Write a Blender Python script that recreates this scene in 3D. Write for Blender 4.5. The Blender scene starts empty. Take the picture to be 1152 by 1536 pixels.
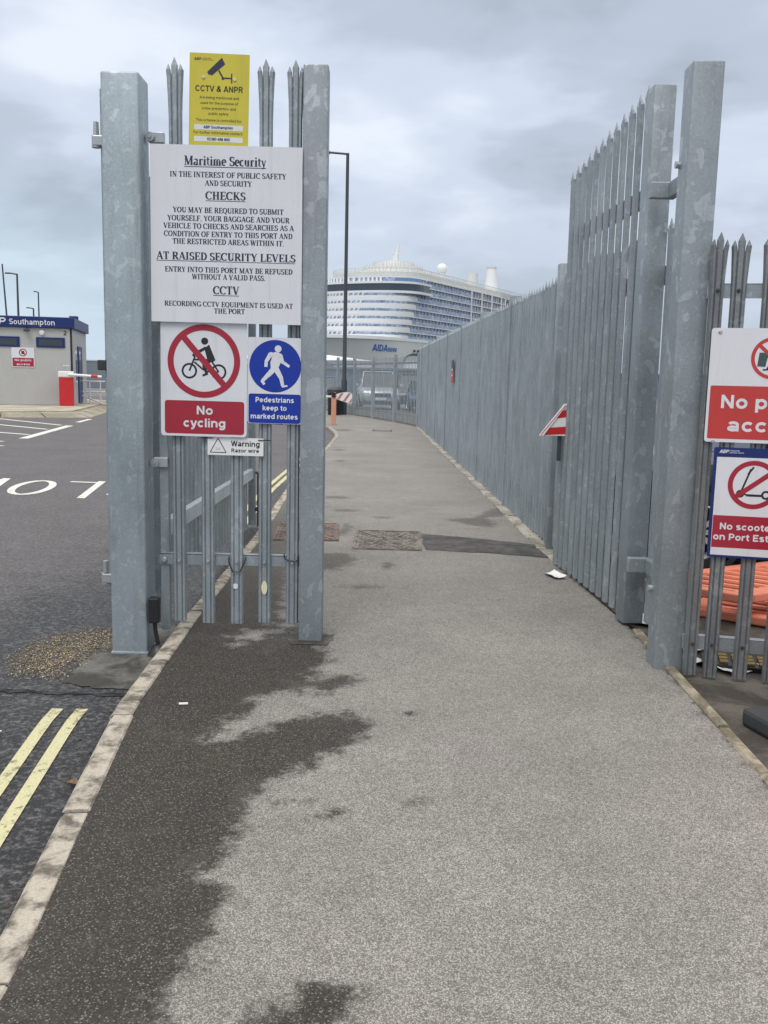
import bpy, bmesh, math, random
import numpy as np
from mathutils import Vector, Matrix
random.seed(7)
R = math.radians
SC = bpy.context.scene
COL = SC.collection

# ------------------------------------------------------------------ camera
cam = bpy.data.cameras.new("camera"); cam_o = bpy.data.objects.new("camera", cam); COL.objects.link(cam_o)
cam.sensor_fit = 'VERTICAL'; cam.sensor_height = 36.0; cam.lens = 1380.0 * 36.0 / 1536.0
cam.clip_start = 0.05; cam.clip_end = 6000.0
cam_o.matrix_world = Matrix.Translation((0, 0, 1.5)) @ Matrix.Rotation(R(90) - math.atan(202 / 1380.0), 4, 'X') @ Matrix.Rotation(R(1.27), 4, 'Z')
SC.camera = cam_o

# ------------------------------------------------------------------ sky, sun, exposure
SUN_EL, SUN_ROT = R(58), R(200)
W = bpy.data.worlds.new("World"); SC.world = W; W.use_nodes = True
nt = W.node_tree; nt.nodes.clear()
def wn(t, **k):
    n = nt.nodes.new(t)
    for a, b in k.items(): setattr(n, a, b)
    return n
def wl(a, b): nt.links.new(a, b)
def wmath(op, a, b=None, c=None, clamp=False):
    n = wn('ShaderNodeMath', operation=op, use_clamp=clamp)
    for i, v in enumerate((a, b, c)):
        if v is None: continue
        if isinstance(v, (int, float)): n.inputs[i].default_value = v
        else: wl(v, n.inputs[i])
    return n.outputs[0]
sky = wn('ShaderNodeTexSky', sky_type='NISHITA'); sky.sun_disc = False
sky.sun_elevation = SUN_EL; sky.sun_rotation = SUN_ROT; sky.dust_density = 3.0
tc = wn('ShaderNodeTexCoord'); sep = wn('ShaderNodeSeparateXYZ'); wl(tc.outputs['Generated'], sep.inputs[0])
el = wmath('MAXIMUM', sep.outputs[2], 0.0)
den = wmath('ADD', el, 0.20)
cx = wmath('DIVIDE', sep.outputs[0], den); cy = wmath('DIVIDE', sep.outputs[1], den)
cmb = wn('ShaderNodeCombineXYZ'); wl(cx, cmb.inputs[0]); wl(cy, cmb.inputs[1])
def wnoise(scale, detail, rough, dist, off):
    m = wn('ShaderNodeMapping'); m.inputs['Location'].default_value = off; wl(cmb.outputs[0], m.inputs[0])
    n = wn('ShaderNodeTexNoise'); n.inputs['Scale'].default_value = scale; n.inputs['Detail'].default_value = detail
    n.inputs['Roughness'].default_value = rough; n.inputs['Distortion'].default_value = dist; wl(m.outputs[0], n.inputs[0]); return n.outputs[0]
n1 = wnoise(1.05, 5, 0.48, 0.3, (3.541, 32.024, 0))
n2 = wnoise(3.2, 4, 0.5, 0.3, (16.418, 6.031, 0))
cl = wmath('ADD', wmath('MULTIPLY', n1, 0.74), wmath('MULTIPLY', n2, 0.26))
def wramp(v, stops):
    r = wn('ShaderNodeValToRGB'); e = r.color_ramp.elements
    while len(e) < len(stops): e.new(0.5)
    for i, (p, c) in enumerate(stops): e[i].position = p; e[i].color = (*c, 1)
    r.color_ramp.interpolation = 'EASE'; wl(v, r.inputs[0]); return r.outputs[0]
clouds = wramp(cl, [(0.36, (0.33, 0.38, 0.455)), (0.46, (0.44, 0.50, 0.59)), (0.55, (0.56, 0.625, 0.735)), (0.66, (0.71, 0.762, 0.848))])
def wmix(fac, a, b, mode='MIX'):
    n = wn('ShaderNodeMix', data_type='RGBA', blend_type=mode)
    if isinstance(fac, (int, float)): n.inputs[0].default_value = fac
    else: wl(fac, n.inputs[0])
    for i, v in ((6, a), (7, b)):
        if isinstance(v, tuple): n.inputs[i].default_value = (*v, 1)
        else: wl(v, n.inputs[i])
    return n.outputs[2]
lowf = wramp(el, [(0.03, (1, 1, 1)), (0.24, (0, 0, 0))])
azl = wramp(wmath('MULTIPLY_ADD', sep.outputs[0], 1.0, 0.5), [(0.10, (0.52, 0.65, 0.745)), (0.42, (0.47, 0.555, 0.66)), (0.62, (0.41, 0.475, 0.565)), (0.90, (0.50, 0.57, 0.67))])
c1 = wmix(wmath('MULTIPLY', lowf, 0.75), clouds, azl)
zen = wmath('MULTIPLY_ADD', wmath('SUBTRACT', el, 0.36, clamp=True), 2.2, 1.0)
c1 = wmix(wmath('MULTIPLY', wmath('SUBTRACT', el, 0.38, clamp=True), 6.0, clamp=True), c1, (0.66, 0.64, 0.605))
gain = wmath('MULTIPLY', zen, 10.0)
gc = wn('ShaderNodeCombineColor'); [wl(gain, gc.inputs[i]) for i in range(3)]
c2 = wmix(1.0, c1, gc.outputs[0], 'MULTIPLY')
c3 = wmix(0.06, c2, sky.outputs[0])
bg = wn('ShaderNodeBackground'); bg.inputs[1].default_value = 0.1; wl(c3, bg.inputs[0])
wo = wn('ShaderNodeOutputWorld'); wl(bg.outputs[0], wo.inputs[0])

sun = bpy.data.lights.new("sun", 'SUN'); sun.energy = 1.0; sun.angle = R(25); sun.color = (1.0, 0.97, 0.93)
sun_o = bpy.data.objects.new("sun", sun); COL.objects.link(sun_o)
sd = Vector((math.sin(SUN_ROT) * math.cos(SUN_EL), math.cos(SUN_ROT) * math.cos(SUN_EL), math.sin(SUN_EL)))
sun_o.rotation_euler = sd.to_track_quat('Z', 'Y').to_euler(); sun_o.location = (0, 0, 60)
SC.view_settings.view_transform = 'Standard'; SC.view_settings.look = 'None'
SC.view_settings.gamma = 1.0; SC.view_settings.exposure = 0.30
SC.render.engine = 'CYCLES'; SC.cycles.use_denoising = True
SC.cycles.max_bounces = 6

# ------------------------------------------------------------------ material helpers
class NB:
    def __init__(s, name):
        s.m = bpy.data.materials.new(name); s.m.use_nodes = True; s.t = s.m.node_tree; s.t.nodes.clear()
        s.o = s.n('ShaderNodeOutputMaterial'); s.b = s.n('ShaderNodeBsdfPrincipled'); s.l(s.b.outputs[0], s.o.inputs[0])
    def n(s, t, **k):
        q = s.t.nodes.new(t)
        for a, b in k.items(): setattr(q, a, b)
        return q
    def l(s, a, b): s.t.links.new(a, b)
    def put(s, inp, v):
        if isinstance(v, (int, float)): inp.default_value = v
        elif isinstance(v, tuple): inp.default_value = (*v, 1) if (len(v) == 3 and inp.type == 'RGBA') else v
        else: s.l(v, inp)
    def math(s, op, a, b=None, c=None, clamp=False):
        q = s.n('ShaderNodeMath', operation=op, use_clamp=clamp)
        for i, v in enumerate((a, b, c)):
            if v is not None: s.put(q.inputs[i], v)
        return q.outputs[0]
    def mix(s, f, a, b, mode='MIX'):
        q = s.n('ShaderNodeMix', data_type='RGBA', blend_type=mode); s.put(q.inputs[0], f); s.put(q.inputs[6], a); s.put(q.inputs[7], b)
        return q.outputs[2]
    def coord(s, kind='Object', rnd=False, scale=None):
        c = s.n('ShaderNodeTexCoord').outputs[kind]
        if rnd:
            i = s.n('ShaderNodeObjectInfo'); a = s.n('ShaderNodeVectorMath', operation='ADD'); k = s.math('MULTIPLY', i.outputs['Random'], 60.0)
            cb = s.n('ShaderNodeCombineXYZ'); [s.l(k, cb.inputs[j]) for j in range(3)]
            s.l(c, a.inputs[0]); s.l(cb.outputs[0], a.inputs[1]); c = a.outputs[0]
        if scale:
            q = s.n('ShaderNodeMapping'); q.inputs['Scale'].default_value = scale; s.l(c, q.inputs[0]); c = q.outputs[0]
        return c
    def noise(s, v, scale, detail=4, rough=0.5, dist=0.0, out=0):
        q = s.n('ShaderNodeTexNoise'); s.l(v, q.inputs[0]); q.inputs['Scale'].default_value = scale; q.inputs['Detail'].default_value = detail
        q.inputs['Roughness'].default_value = rough; q.inputs['Distortion'].default_value = dist; return q.outputs[out]
    def vor(s, v, scale, feature='F1'):
        q = s.n('ShaderNodeTexVoronoi', feature=feature); s.l(v, q.inputs[0]); q.inputs['Scale'].default_value = scale; return q
    def ramp(s, v, *st):
        q = s.n('ShaderNodeMapRange', interpolation_type='SMOOTHSTEP'); s.put(q.inputs[0], v)
        for i, x in enumerate(st): q.inputs[1 + i].default_value = x
        return q.outputs[0]
    def bump(s, h, strength, dist):
        q = s.n('ShaderNodeBump'); q.inputs['Strength'].default_value = strength; q.inputs['Distance'].default_value = dist
        s.l(h, q.inputs['Height']); s.l(q.outputs[0], s.b.inputs['Normal'])
    def attr(s, name):
        q = s.n('ShaderNodeAttribute', attribute_name=name); return q.outputs['Fac']
    def fin(s, col, rough=0.5, metal=0.0, spec=0.5):
        s.put(s.b.inputs['Base Color'], col); s.put(s.b.inputs['Roughness'], rough); s.put(s.b.inputs['Metallic'], metal)
        s.put(s.b.inputs['Specular IOR Level'], spec); return s.m

def paint(name, col, rough=0.45, var=0.08, metal=0.0, scale=6.0, spec=0.5, streak=0.0):
    b = NB(name); v = b.coord(rnd=True); a = b.noise(v, scale, 5, 0.6); g = b.noise(v, scale * 9, 2)
    f = b.math('ADD', b.math('MULTIPLY', a, 1.4), b.math('MULTIPLY', g, 0.4))
    f = b.math('MULTIPLY_ADD', b.math('SUBTRACT', f, 0.9), var * 2, 1.0)
    cb = b.n('ShaderNodeCombineColor'); [b.l(f, cb.inputs[i]) for i in range(3)]
    c = b.mix(1.0, col, cb.outputs[0], 'MULTIPLY')
    if streak:
        s1 = b.ramp(b.noise(b.coord(rnd=True, scale=(16.0, 16.0, 1.1)), 1.5, 6, 0.7), 0.50, 0.74, 0.0, streak); s2 = b.ramp(b.noise(v, 75, 2, 0.5), 0.68, 0.74, 0.0, streak * 0.8)
        c = b.mix(b.math('MAXIMUM', s1, s2), c, tuple(x * 0.5 + 0.03 for x in col))
    return b.fin(c, b.math('MULTIPLY_ADD', a, 0.2, rough - 0.1), metal, spec)

def galv(name, base, flake, flake_amt, flake_scale, dirt=0.3):
    b = NB(name); v = b.coord(rnd=True)
    vs = b.coord(rnd=True, scale=(1.0, 1.0, 0.75))
    f = b.noise(vs, flake_scale, 3.0, 0.5, 0.5); fl = b.ramp(f, 0.603, 0.628, 0.0, 1.0)
    sp = b.ramp(b.noise(vs, flake_scale * 3.4, 2, 0.5, 0.6), 0.62, 0.67, 0.0, 1.0)
    fl = b.math('MAXIMUM', fl, b.math('MULTIPLY', sp, 0.6))
    cl = b.noise(v, 2.3, 5, 0.6); fine = b.noise(v, 90, 3, 0.6)
    c = b.mix(b.math('MULTIPLY', fl, flake_amt), base, flake)
    st = b.noise(b.coord(rnd=True, scale=(9.0, 9.0, 0.7)), 1.6, 5, 0.65)
    dk = b.ramp(st, 0.52, 0.78, 0.0, dirt)
    c = b.mix(dk, c, tuple(x * 0.55 for x in base))
    k = b.math('MULTIPLY_ADD', b.math('ADD', cl, b.math('MULTIPLY', fine, 0.5)), 0.95, 0.30)
    cb = b.n('ShaderNodeCombineColor'); [b.l(k, cb.inputs[i]) for i in range(3)]
    c = b.mix(1.0, c, cb.outputs[0], 'MULTIPLY')
    b.bump(fine, 0.12, 0.002)
    return b.fin(c, b.math('MULTIPLY_ADD', fl, -0.12, 0.52), 0.35, 0.45)

M = {}
M['post'] = galv('galvanised_post', (0.275, 0.315, 0.342), (0.48, 0.52, 0.55), 0.45, 12.0, 0.5)
M['post_spot'] = galv('galvanised_post_speckled', (0.34, 0.40, 0.438), (0.54, 0.59, 0.62), 0.42, 22.0, 0.55)
M['pale'] = galv('galvanised_pale', (0.285, 0.325, 0.352), (0.46, 0.50, 0.53), 0.45, 19.0, 0.5)
M['pale_old'] = galv('weathered_pale', (0.205, 0.222, 0.236), (0.36, 0.38, 0.40), 0.45, 16.0, 0.6)
M['fence'] = galv('fence_pale', (0.31, 0.355, 0.39), (0.48, 0.53, 0.565), 0.25, 24.0, 0.4)
M['skylit_galv'] = galv('skylit_galvanised_rail', (0.50, 0.56, 0.60), (0.62, 0.67, 0.70), 0.4, 16.0, 0.3)  # paler zinc for the road gate rail, sky light painted into its colour
M['white'] = paint('white_sign', (0.70, 0.715, 0.765), 0.35, 0.04, streak=0.22)
M['whiteplain'] = paint('white_paint', (0.78, 0.79, 0.80), 0.45, 0.06)
M['red'] = paint('red_sign', (0.36, 0.020, 0.043), 0.35, 0.07, streak=0.22)
M['redl'] = paint('red_panel_faded', (0.52, 0.048, 0.045), 0.35, 0.05, streak=0.22)
M['blue'] = paint('blue_sign', (0.003, 0.032, 0.34), 0.4, 0.05, streak=0.22)
M['navy'] = paint('navy_sign', (0.006, 0.023, 0.14), 0.4, 0.06, streak=0.22)
M['yellow'] = paint('yellow_sign', (0.60, 0.52, 0.05), 0.35, 0.06, streak=0.22)
M['ink'] = paint('black_ink', (0.018, 0.018, 0.022), 0.5, 0.1)
M['inkblue'] = paint('blue_black_ink', (0.02, 0.028, 0.06), 0.5, 0.1)
M['inky'] = paint('olive_ink', (0.075, 0.062, 0.012), 0.5, 0.1)
M['black'] = paint('black_plastic', (0.015, 0.016, 0.02), 0.4, 0.2)
M['rubber'] = paint('grey_rubber', (0.045, 0.047, 0.052), 0.8, 0.25)
M['orange'] = paint('orange_plastic', (0.78, 0.25, 0.155), 0.5, 0.16, scale=4)
M['orangeb'] = paint('bright_orange_plastic', (0.80, 0.23, 0.05), 0.45, 0.1)
M['pinkred'] = paint('faded_red_stripe', (0.50, 0.20, 0.18), 0.5, 0.15)
M['salmon'] = paint('faded_orange_post', (0.64, 0.30, 0.19), 0.6, 0.12)
M['lampgrey'] = paint('dark_grey_pole', (0.05, 0.06, 0.072), 0.5, 0.12)
M['steel'] = paint('zinc_bolt', (0.45, 0.47, 0.49), 0.4, 0.15, 0.6)
M['darkhole'] = paint('dark_recess', (0.012, 0.013, 0.016), 0.8, 0.1)
M['hutgrey'] = paint('grey_hut_panel', (0.44, 0.445, 0.44), 0.5, 0.07, streak=0.22, scale=1.5)
M['red_box'] = paint('red_barrier_paint', (0.55, 0.02, 0.025), 0.4, 0.1)
M['shipwhite'] = paint('ship_white', (0.74, 0.755, 0.765), 0.5, 0.04, scale=0.2)
M['shipcream'] = paint('ship_cream', (0.58, 0.60, 0.60), 0.5, 0.06, scale=0.15)
M['shiphull'] = paint('ship_hull', (0.76, 0.76, 0.73), 0.4, 0.05, scale=0.05)
M['shipblue'] = paint('ship_lettering_blue', (0.035, 0.16, 0.50), 0.5, 0.03)
M['shiplattice'] = paint('ship_lattice', (0.58, 0.57, 0.53), 0.6, 0.1, scale=1.0)
M['paper'] = paint('white_paper', (0.78, 0.78, 0.77), 0.7, 0.12, scale=20)
M['leaf'] = paint('brown_leaf', (0.17, 0.10, 0.06), 0.7, 0.4, scale=30)
M['cream'] = paint('cream_sticker', (0.72, 0.68, 0.47), 0.6, 0.12, scale=40)
M['brass'] = paint('screw_cap', (0.62, 0.54, 0.32), 0.5, 0.1)
M['wallgrey'] = paint('grey_cladding', (0.17, 0.20, 0.235), 0.6, 0.1, scale=0.5)
M['quayblue'] = paint('blue_grey_cladding', (0.16, 0.21, 0.29), 0.6, 0.1, scale=0.4)
M['roofwhite'] = paint('pale_roof', (0.70, 0.73, 0.76), 0.5, 0.05, scale=0.2)
M['archgreen'] = paint('dark_green_roof', (0.05, 0.085, 0.09), 0.5, 0.1)
M['yelblk'] = paint('yellow_plastic', (0.20, 0.14, 0.035), 0.6, 0.5, scale=30)
M['tyre'] = paint('tyre_rubber', (0.02, 0.02, 0.022), 0.85, 0.2)
M['alloy'] = paint('alloy_rim', (0.55, 0.57, 0.60), 0.3, 0.08, 0.6)
M['car_silver'] = paint('silver_car_paint', (0.42, 0.45, 0.49), 0.25, 0.04, 0.35)
M['car_black'] = paint('black_car_paint', (0.012, 0.014, 0.022), 0.12, 0.05)
M['car_dark'] = paint('dark_grey_car_paint', (0.075, 0.085, 0.10), 0.3, 0.05, 0.2)
M['car_blue'] = paint('blue_car_paint', (0.07, 0.13, 0.24), 0.25, 0.05, 0.2)
M['headlamp'] = paint('headlamp_glass', (0.66, 0.68, 0.70), 0.12, 0.05)
def glass(name, col, rough=0.06):
    b = NB(name); a = b.noise(b.coord(), 1.2, 2); return b.fin(b.mix(a, col, tuple(x * 1.5 for x in col)), rough, 0.0, 0.9)
M['glass'] = glass('window_glass', (0.02, 0.026, 0.032))
M['shipglass'] = glass('ship_window_dark', (0.018, 0.03, 0.05), 0.15)
def ship_balc():
    b = NB('ship_balcony_glass'); v = b.coord(); a = b.noise(v, 0.35, 4, 0.7); q = b.noise(v, 1.4, 2, 0.5)
    c = b.mix(b.ramp(b.math('ADD', b.math('MULTIPLY', a, 0.6), b.math('MULTIPLY', q, 0.4)), 0.36, 0.66, 0, 1), (0.15, 0.22, 0.38), (0.48, 0.55, 0.67))
    return b.fin(c, 0.15, 0.0, 0.6)
M['balc'] = ship_balc()
M['shipblueglass'] = glass('ship_lounge_glass', (0.07, 0.16, 0.30), 0.15)

# --- path: fine chippings, damp patches from a measured stain outline, painted contact shade at right edge
def path_mat():
    b = NB('footpath_asphalt'); v = b.coord()
    sd = b.attr('damp')
    edge = b.math('ADD', b.math('MULTIPLY', b.math('SUBTRACT', b.noise(v, 9, 6, 0.68), 0.5), 0.34), b.math('MULTIPLY', b.math('SUBTRACT', b.noise(v, 55, 3, 0.6), 0.5), 0.10))
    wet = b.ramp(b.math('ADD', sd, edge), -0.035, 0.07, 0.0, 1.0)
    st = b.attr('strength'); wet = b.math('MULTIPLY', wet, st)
    vo = b.vor(v, 240); rnd = b.n('ShaderNodeSeparateColor'); b.l(vo.outputs['Color'], rnd.inputs[0])
    vo2 = b.vor(v, 60); rnd2 = b.n('ShaderNodeSeparateColor'); b.l(vo2.outputs['Color'], rnd2.inputs[0])
    cellv = b.math('ADD', b.math('MULTIPLY', rnd.outputs[0], 0.82), b.math('MULTIPLY', rnd2.outputs[1], 0.18))
    gap = b.ramp(vo.outputs['Distance'], 0.28, 0.64, 1.0, 0.48)
    br = b.math('MULTIPLY', b.math('MULTIPLY_ADD', b.math('POWER', cellv, 1.5), 0.68, 0.53), gap)
    big = b.noise(v, 1.1, 5, 0.6); mid = b.noise(v, 7, 4, 0.6)
    tone = b.math('MULTIPLY_ADD', b.math('ADD', b.math('MULTIPLY', big, 0.65), b.math('MULTIPLY', mid, 0.35)), 0.95, 0.52)
    k = b.math('MULTIPLY', br, tone)
    cb = b.n('ShaderNodeCombineColor'); [b.l(k, cb.inputs[i]) for i in range(3)]
    hue = b.mix(rnd.outputs[2], (0.43, 0.408, 0.372), (0.40, 0.393, 0.376))
    hue = b.mix(b.ramp(b.noise(v, 0.8, 3), 0.5, 0.7, 0, 0.5), hue, (0.465, 0.42, 0.415))
    dry = b.mix(1.0, hue, cb.outputs[0], 'MULTIPLY')
    kw = b.math('MULTIPLY_ADD', rnd.outputs[1], 0.75, 0.30)
    cw = b.n('ShaderNodeCombineColor'); [b.l(b.math('MULTIPLY', kw, tone), cw.inputs[i]) for i in range(3)]
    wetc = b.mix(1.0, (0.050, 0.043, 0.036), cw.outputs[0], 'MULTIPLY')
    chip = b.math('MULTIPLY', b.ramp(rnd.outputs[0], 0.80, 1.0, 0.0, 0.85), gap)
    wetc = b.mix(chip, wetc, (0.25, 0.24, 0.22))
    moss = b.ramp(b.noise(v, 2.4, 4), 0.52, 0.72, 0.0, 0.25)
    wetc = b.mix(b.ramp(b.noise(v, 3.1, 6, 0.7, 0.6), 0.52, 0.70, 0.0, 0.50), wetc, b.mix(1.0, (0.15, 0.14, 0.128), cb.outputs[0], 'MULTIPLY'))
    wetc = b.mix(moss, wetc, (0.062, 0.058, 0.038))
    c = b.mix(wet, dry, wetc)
    h = b.math('MULTIPLY', b.math('SUBTRACT', 1.0, vo.outputs['Distance']), b.math('ADD', 0.4, rnd.outputs[1]))
    b.bump(h, 0.30, 0.003)
    return b.fin(c, b.math('MULTIPLY_ADD', wet, -0.16, 0.78), 0.0, 0.36)
M['path'] = path_mat()

def road_mat():
    b = NB('road_asphalt'); v = b.coord(); w = b.attr('damp')
    vo = b.vor(v, 70); rn = b.n('ShaderNodeSeparateColor'); b.l(vo.outputs['Color'], rn.inputs[0])
    n = b.noise(v, 42, 6, 0.75); pit = b.ramp(n, 0.46, 0.64, 0.0, 1.0); big = b.noise(v, 0.9, 5, 0.6)
    wet = b.ramp(b.math('ADD', w, b.math('MULTIPLY', b.math('SUBTRACT', b.noise(v, 3.2, 6, 0.7), 0.5), 1.1)), 0.25, 0.75, 0.0, 1.0)
    dry = b.mix(pit, (0.105, 0.102, 0.108), (0.155, 0.150, 0.158))
    we = b.mix(pit, (0.016, 0.016, 0.018), (0.115, 0.114, 0.115))
    c = b.mix(wet, dry, we)
    k = b.math('MULTIPLY', b.math('MULTIPLY_ADD', rn.outputs[0], 0.55, 0.72), b.math('MULTIPLY_ADD', big, 0.5, 0.75))
    cb = b.n('ShaderNodeCombineColor'); [b.l(k, cb.inputs[i]) for i in range(3)]
    c = b.mix(1.0, c, cb.outputs[0], 'MULTIPLY')
    b.bump(b.math('ADD', n, b.math('MULTIPLY', vo.outputs['Distance'], -0.4)), 0.7, 0.012)
    return b.fin(c, b.math('MULTIPLY_ADD', wet, -0.35, 0.85), 0.0, 0.4)
M['road'] = road_mat()

def mottled(name, a, bcol, scale, rough=0.85, fine=60, spec=0.3, bump=0.3, mixlo=0.4, mixhi=0.62):
    b = NB(name); v = b.coord(); n = b.noise(v, scale, 6, 0.65, 0.3); f = b.noise(v, fine, 4, 0.7)
    c = b.mix(b.ramp(n, mixlo, mixhi, 0, 1), a, bcol)
    k = b.math('MULTIPLY_ADD', f, 1.0, 0.5); cb = b.n('ShaderNodeCombineColor'); [b.l(k, cb.inputs[i]) for i in range(3)]
    c = b.mix(1.0, c, cb.outputs[0], 'MULTIPLY'); b.bump(f, bump, 0.004)
    return b.fin(c, rough, 0.0, spec)
M['kerb'] = mottled('kerb_concrete', (0.125, 0.11, 0.094), (0.45, 0.41, 0.35), 9.0, 0.9, 120, mixlo=0.36, mixhi=0.59, bump=0.6)
M['edging'] = mottled('edging_concrete', (0.16, 0.14, 0.10), (0.34, 0.30, 0.235), 7.0, 0.9, 90)
M['stonestrip'] = mottled('stone_strip', (0.22, 0.205, 0.175), (0.42, 0.395, 0.35), 3.0, 0.9, 60)
M['soil'] = mottled('dark_yard_ground', (0.055, 0.05, 0.045), (0.125, 0.115, 0.10), 3.0, 0.9, 70, bump=0.6)
M['ground'] = mottled('yard_asphalt', (0.13, 0.13, 0.132), (0.19, 0.19, 0.19), 0.6, 0.9, 40)
M['trench'] = mottled('trench_asphalt', (0.055, 0.055, 0.056), (0.105, 0.102, 0.10), 6.0, 0.8, 130, bump=0.6)
M['darkroad'] = mottled('dark_road_joint', (0.012, 0.012, 0.013), (0.05, 0.05, 0.05), 9.0, 0.85, 60, bump=0.6)
M['pad'] = mottled('concrete_pad', (0.045, 0.042, 0.036), (0.14, 0.138, 0.13), 3.2, 0.7, 60)
M['island'] = mottled('island_concrete', (0.33, 0.30, 0.24), (0.46, 0.43, 0.36), 1.2, 0.9, 30)
M['islandkerb'] = mottled('island_kerb_stone_shaded', (0.24, 0.215, 0.17), (0.36, 0.33, 0.27), 1.0, 0.9, 30)  # kerb slope coloured darker than the platform to paint in lip shading
M['rust'] = mottled('rusty_cast_iron', (0.115, 0.104, 0.096), (0.235, 0.21, 0.19), 9.0, 0.75, 120, mixlo=0.38, mixhi=0.6)
M['rustred'] = mottled('red_rusty_cast_iron', (0.12, 0.10, 0.092), (0.25, 0.185, 0.155), 7.0, 0.8, 120)
def worn_paint(name, col, under, thr):
    b = NB(name); v = b.coord(); n = b.noise(v, 28, 6, 0.75); g = b.noise(v, 4.0, 4, 0.6)
    f = b.ramp(b.math('ADD', b.math('MULTIPLY', n, 0.7), b.math('MULTIPLY', g, 0.3)), thr, thr + 0.09, 0, 1)
    k = b.math('MULTIPLY_ADD', b.noise(v, 110, 3), 0.5, 0.75); cb = b.n('ShaderNodeCombineColor'); [b.l(k, cb.inputs[i]) for i in range(3)]
    b.bump(n, 0.5, 0.008)
    return b.fin(b.mix(1.0, b.mix(f, under, col), cb.outputs[0], 'MULTIPLY'), 0.7, 0, 0.3)
M['yline'] = worn_paint('yellow_road_paint', (0.56, 0.535, 0.33), (0.24, 0.225, 0.15), 0.40)
M['wline'] = worn_paint('white_road_paint', (0.66, 0.655, 0.63), (0.25, 0.25, 0.24), 0.37)
def gravel_mat():
    b = NB('sandy_gravel'); i = b.n('ShaderNodeNewGeometry'); r = i.outputs['Random Per Island']
    c = b.mix(b.ramp(r, 0.0, 0.85, 0, 1), (0.12, 0.10, 0.075), (0.36, 0.29, 0.19)); c = b.mix(b.ramp(r, 0.9, 0.96, 0, 1), c, (0.62, 0.55, 0.42))
    return b.fin(c, 0.8, 0, 0.3)
M['gravel'] = gravel_mat()
def debris_mat():
    b = NB('leaf_debris'); r = b.n('ShaderNodeNewGeometry').outputs['Random Per Island']
    return b.fin(b.mix(r, (0.035, 0.025, 0.017), (0.17, 0.125, 0.075)), 0.85, 0, 0.3)
M['debris'] = debris_mat()
def water_mat():
    b = NB('harbour_water'); n = b.noise(b.coord(), 0.6, 4); b.bump(n, 0.3, 0.3); return b.fin((0.03, 0.05, 0.06), 0.12, 0, 0.5)
M['water'] = water_mat()

# ------------------------------------------------------------------ geometry helpers
def link(name, bm, mat, parent=None, smooth=False, loc=None):
    me = bpy.data.meshes.new(name)
    bmesh.ops.recalc_face_normals(bm, faces=bm.faces)
    bm.to_mesh(me); bm.free()
    if smooth:
        for p in me.polygons: p.use_smooth = True
        try: me.set_sharp_from_angle(angle=R(38))
        except Exception: pass
    mats = mat if isinstance(mat, (list, tuple)) else [mat]
    for q in mats: me.materials.append(M[q])
    o = bpy.data.objects.new(name, me); COL.objects.link(o)
    if parent is not None: o.parent = parent
    if loc is not None: o.location = loc
    return o
def thing(name, label, cat, loc=(0, 0, 0), rz=0.0, group=None):
    o = bpy.data.objects.new(name, None); COL.objects.link(o); o.location = loc; o.rotation_euler = (0, 0, rz)
    o.empty_display_size = 0.2
    o['label'] = label; o['category'] = cat
    if group: o['group'] = group
    return o
def tag(o, label, cat, group=None):
    o['label'] = label; o['category'] = cat
    if group: o['group'] = group
    return o
def struct(o, kind='structure'): o['kind'] = kind; return o
def NBM(): return bmesh.new()
def box(bm, x0, x1, y0, y1, z0, z1, bev=0.0, seg=2, mi=0, mat=None):
    r = bmesh.ops.create_cube(bm, size=1.0); vs = r['verts']
    for v in vs: v.co = Vector(((x0 + x1) / 2 + v.co.x * (x1 - x0), (y0 + y1) / 2 + v.co.y * (y1 - y0), (z0 + z1) / 2 + v.co.z * (z1 - z0)))
    fs = list({f for v in vs for f in v.link_faces})
    for f in fs: f.material_index = mi
    if bev > 0:
        es = list({e for v in vs for e in v.link_edges})
        rr = bmesh.ops.bevel(bm, geom=es, offset=bev, segments=seg, affect='EDGES', profile=0.5)
        vs = list({v for f in rr['faces'] for v in f.verts} | {v for v in vs if v.is_valid})
        for f in {f for v in vs for f in v.link_faces}: f.material_index = mi
    if mat is not None: bmesh.ops.transform(bm, matrix=mat, verts=vs)
    return vs
def tube(bm, pts, r, seg=8, cap=True, mi=0):
    pts = [Vector(p) for p in pts]; rings = []
    rs = r if isinstance(r, (list, tuple)) else [r] * len(pts)
    for i, p in enumerate(pts):
        d = (pts[min(i + 1, len(pts) - 1)] - pts[max(i - 1, 0)]).normalized()
        a = d.cross(Vector((0, 0, 1)));
        if a.length < 1e-3: a = Vector((1, 0, 0))
        a.normalize(); b = d.cross(a)
        rings.append([bm.verts.new(p + (a * math.cos(2 * math.pi * k / seg) + b * math.sin(2 * math.pi * k / seg)) * rs[i]) for k in range(seg)])
    for i in range(len(rings) - 1):
        for k in range(seg):
            f = bm.faces.new((rings[i][k], rings[i][(k + 1) % seg], rings[i + 1][(k + 1) % seg], rings[i + 1][k])); f.material_index = mi
    if cap:
        for q in (rings[0], rings[-1]):
            f = bm.faces.new(q); f.material_index = mi
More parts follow.
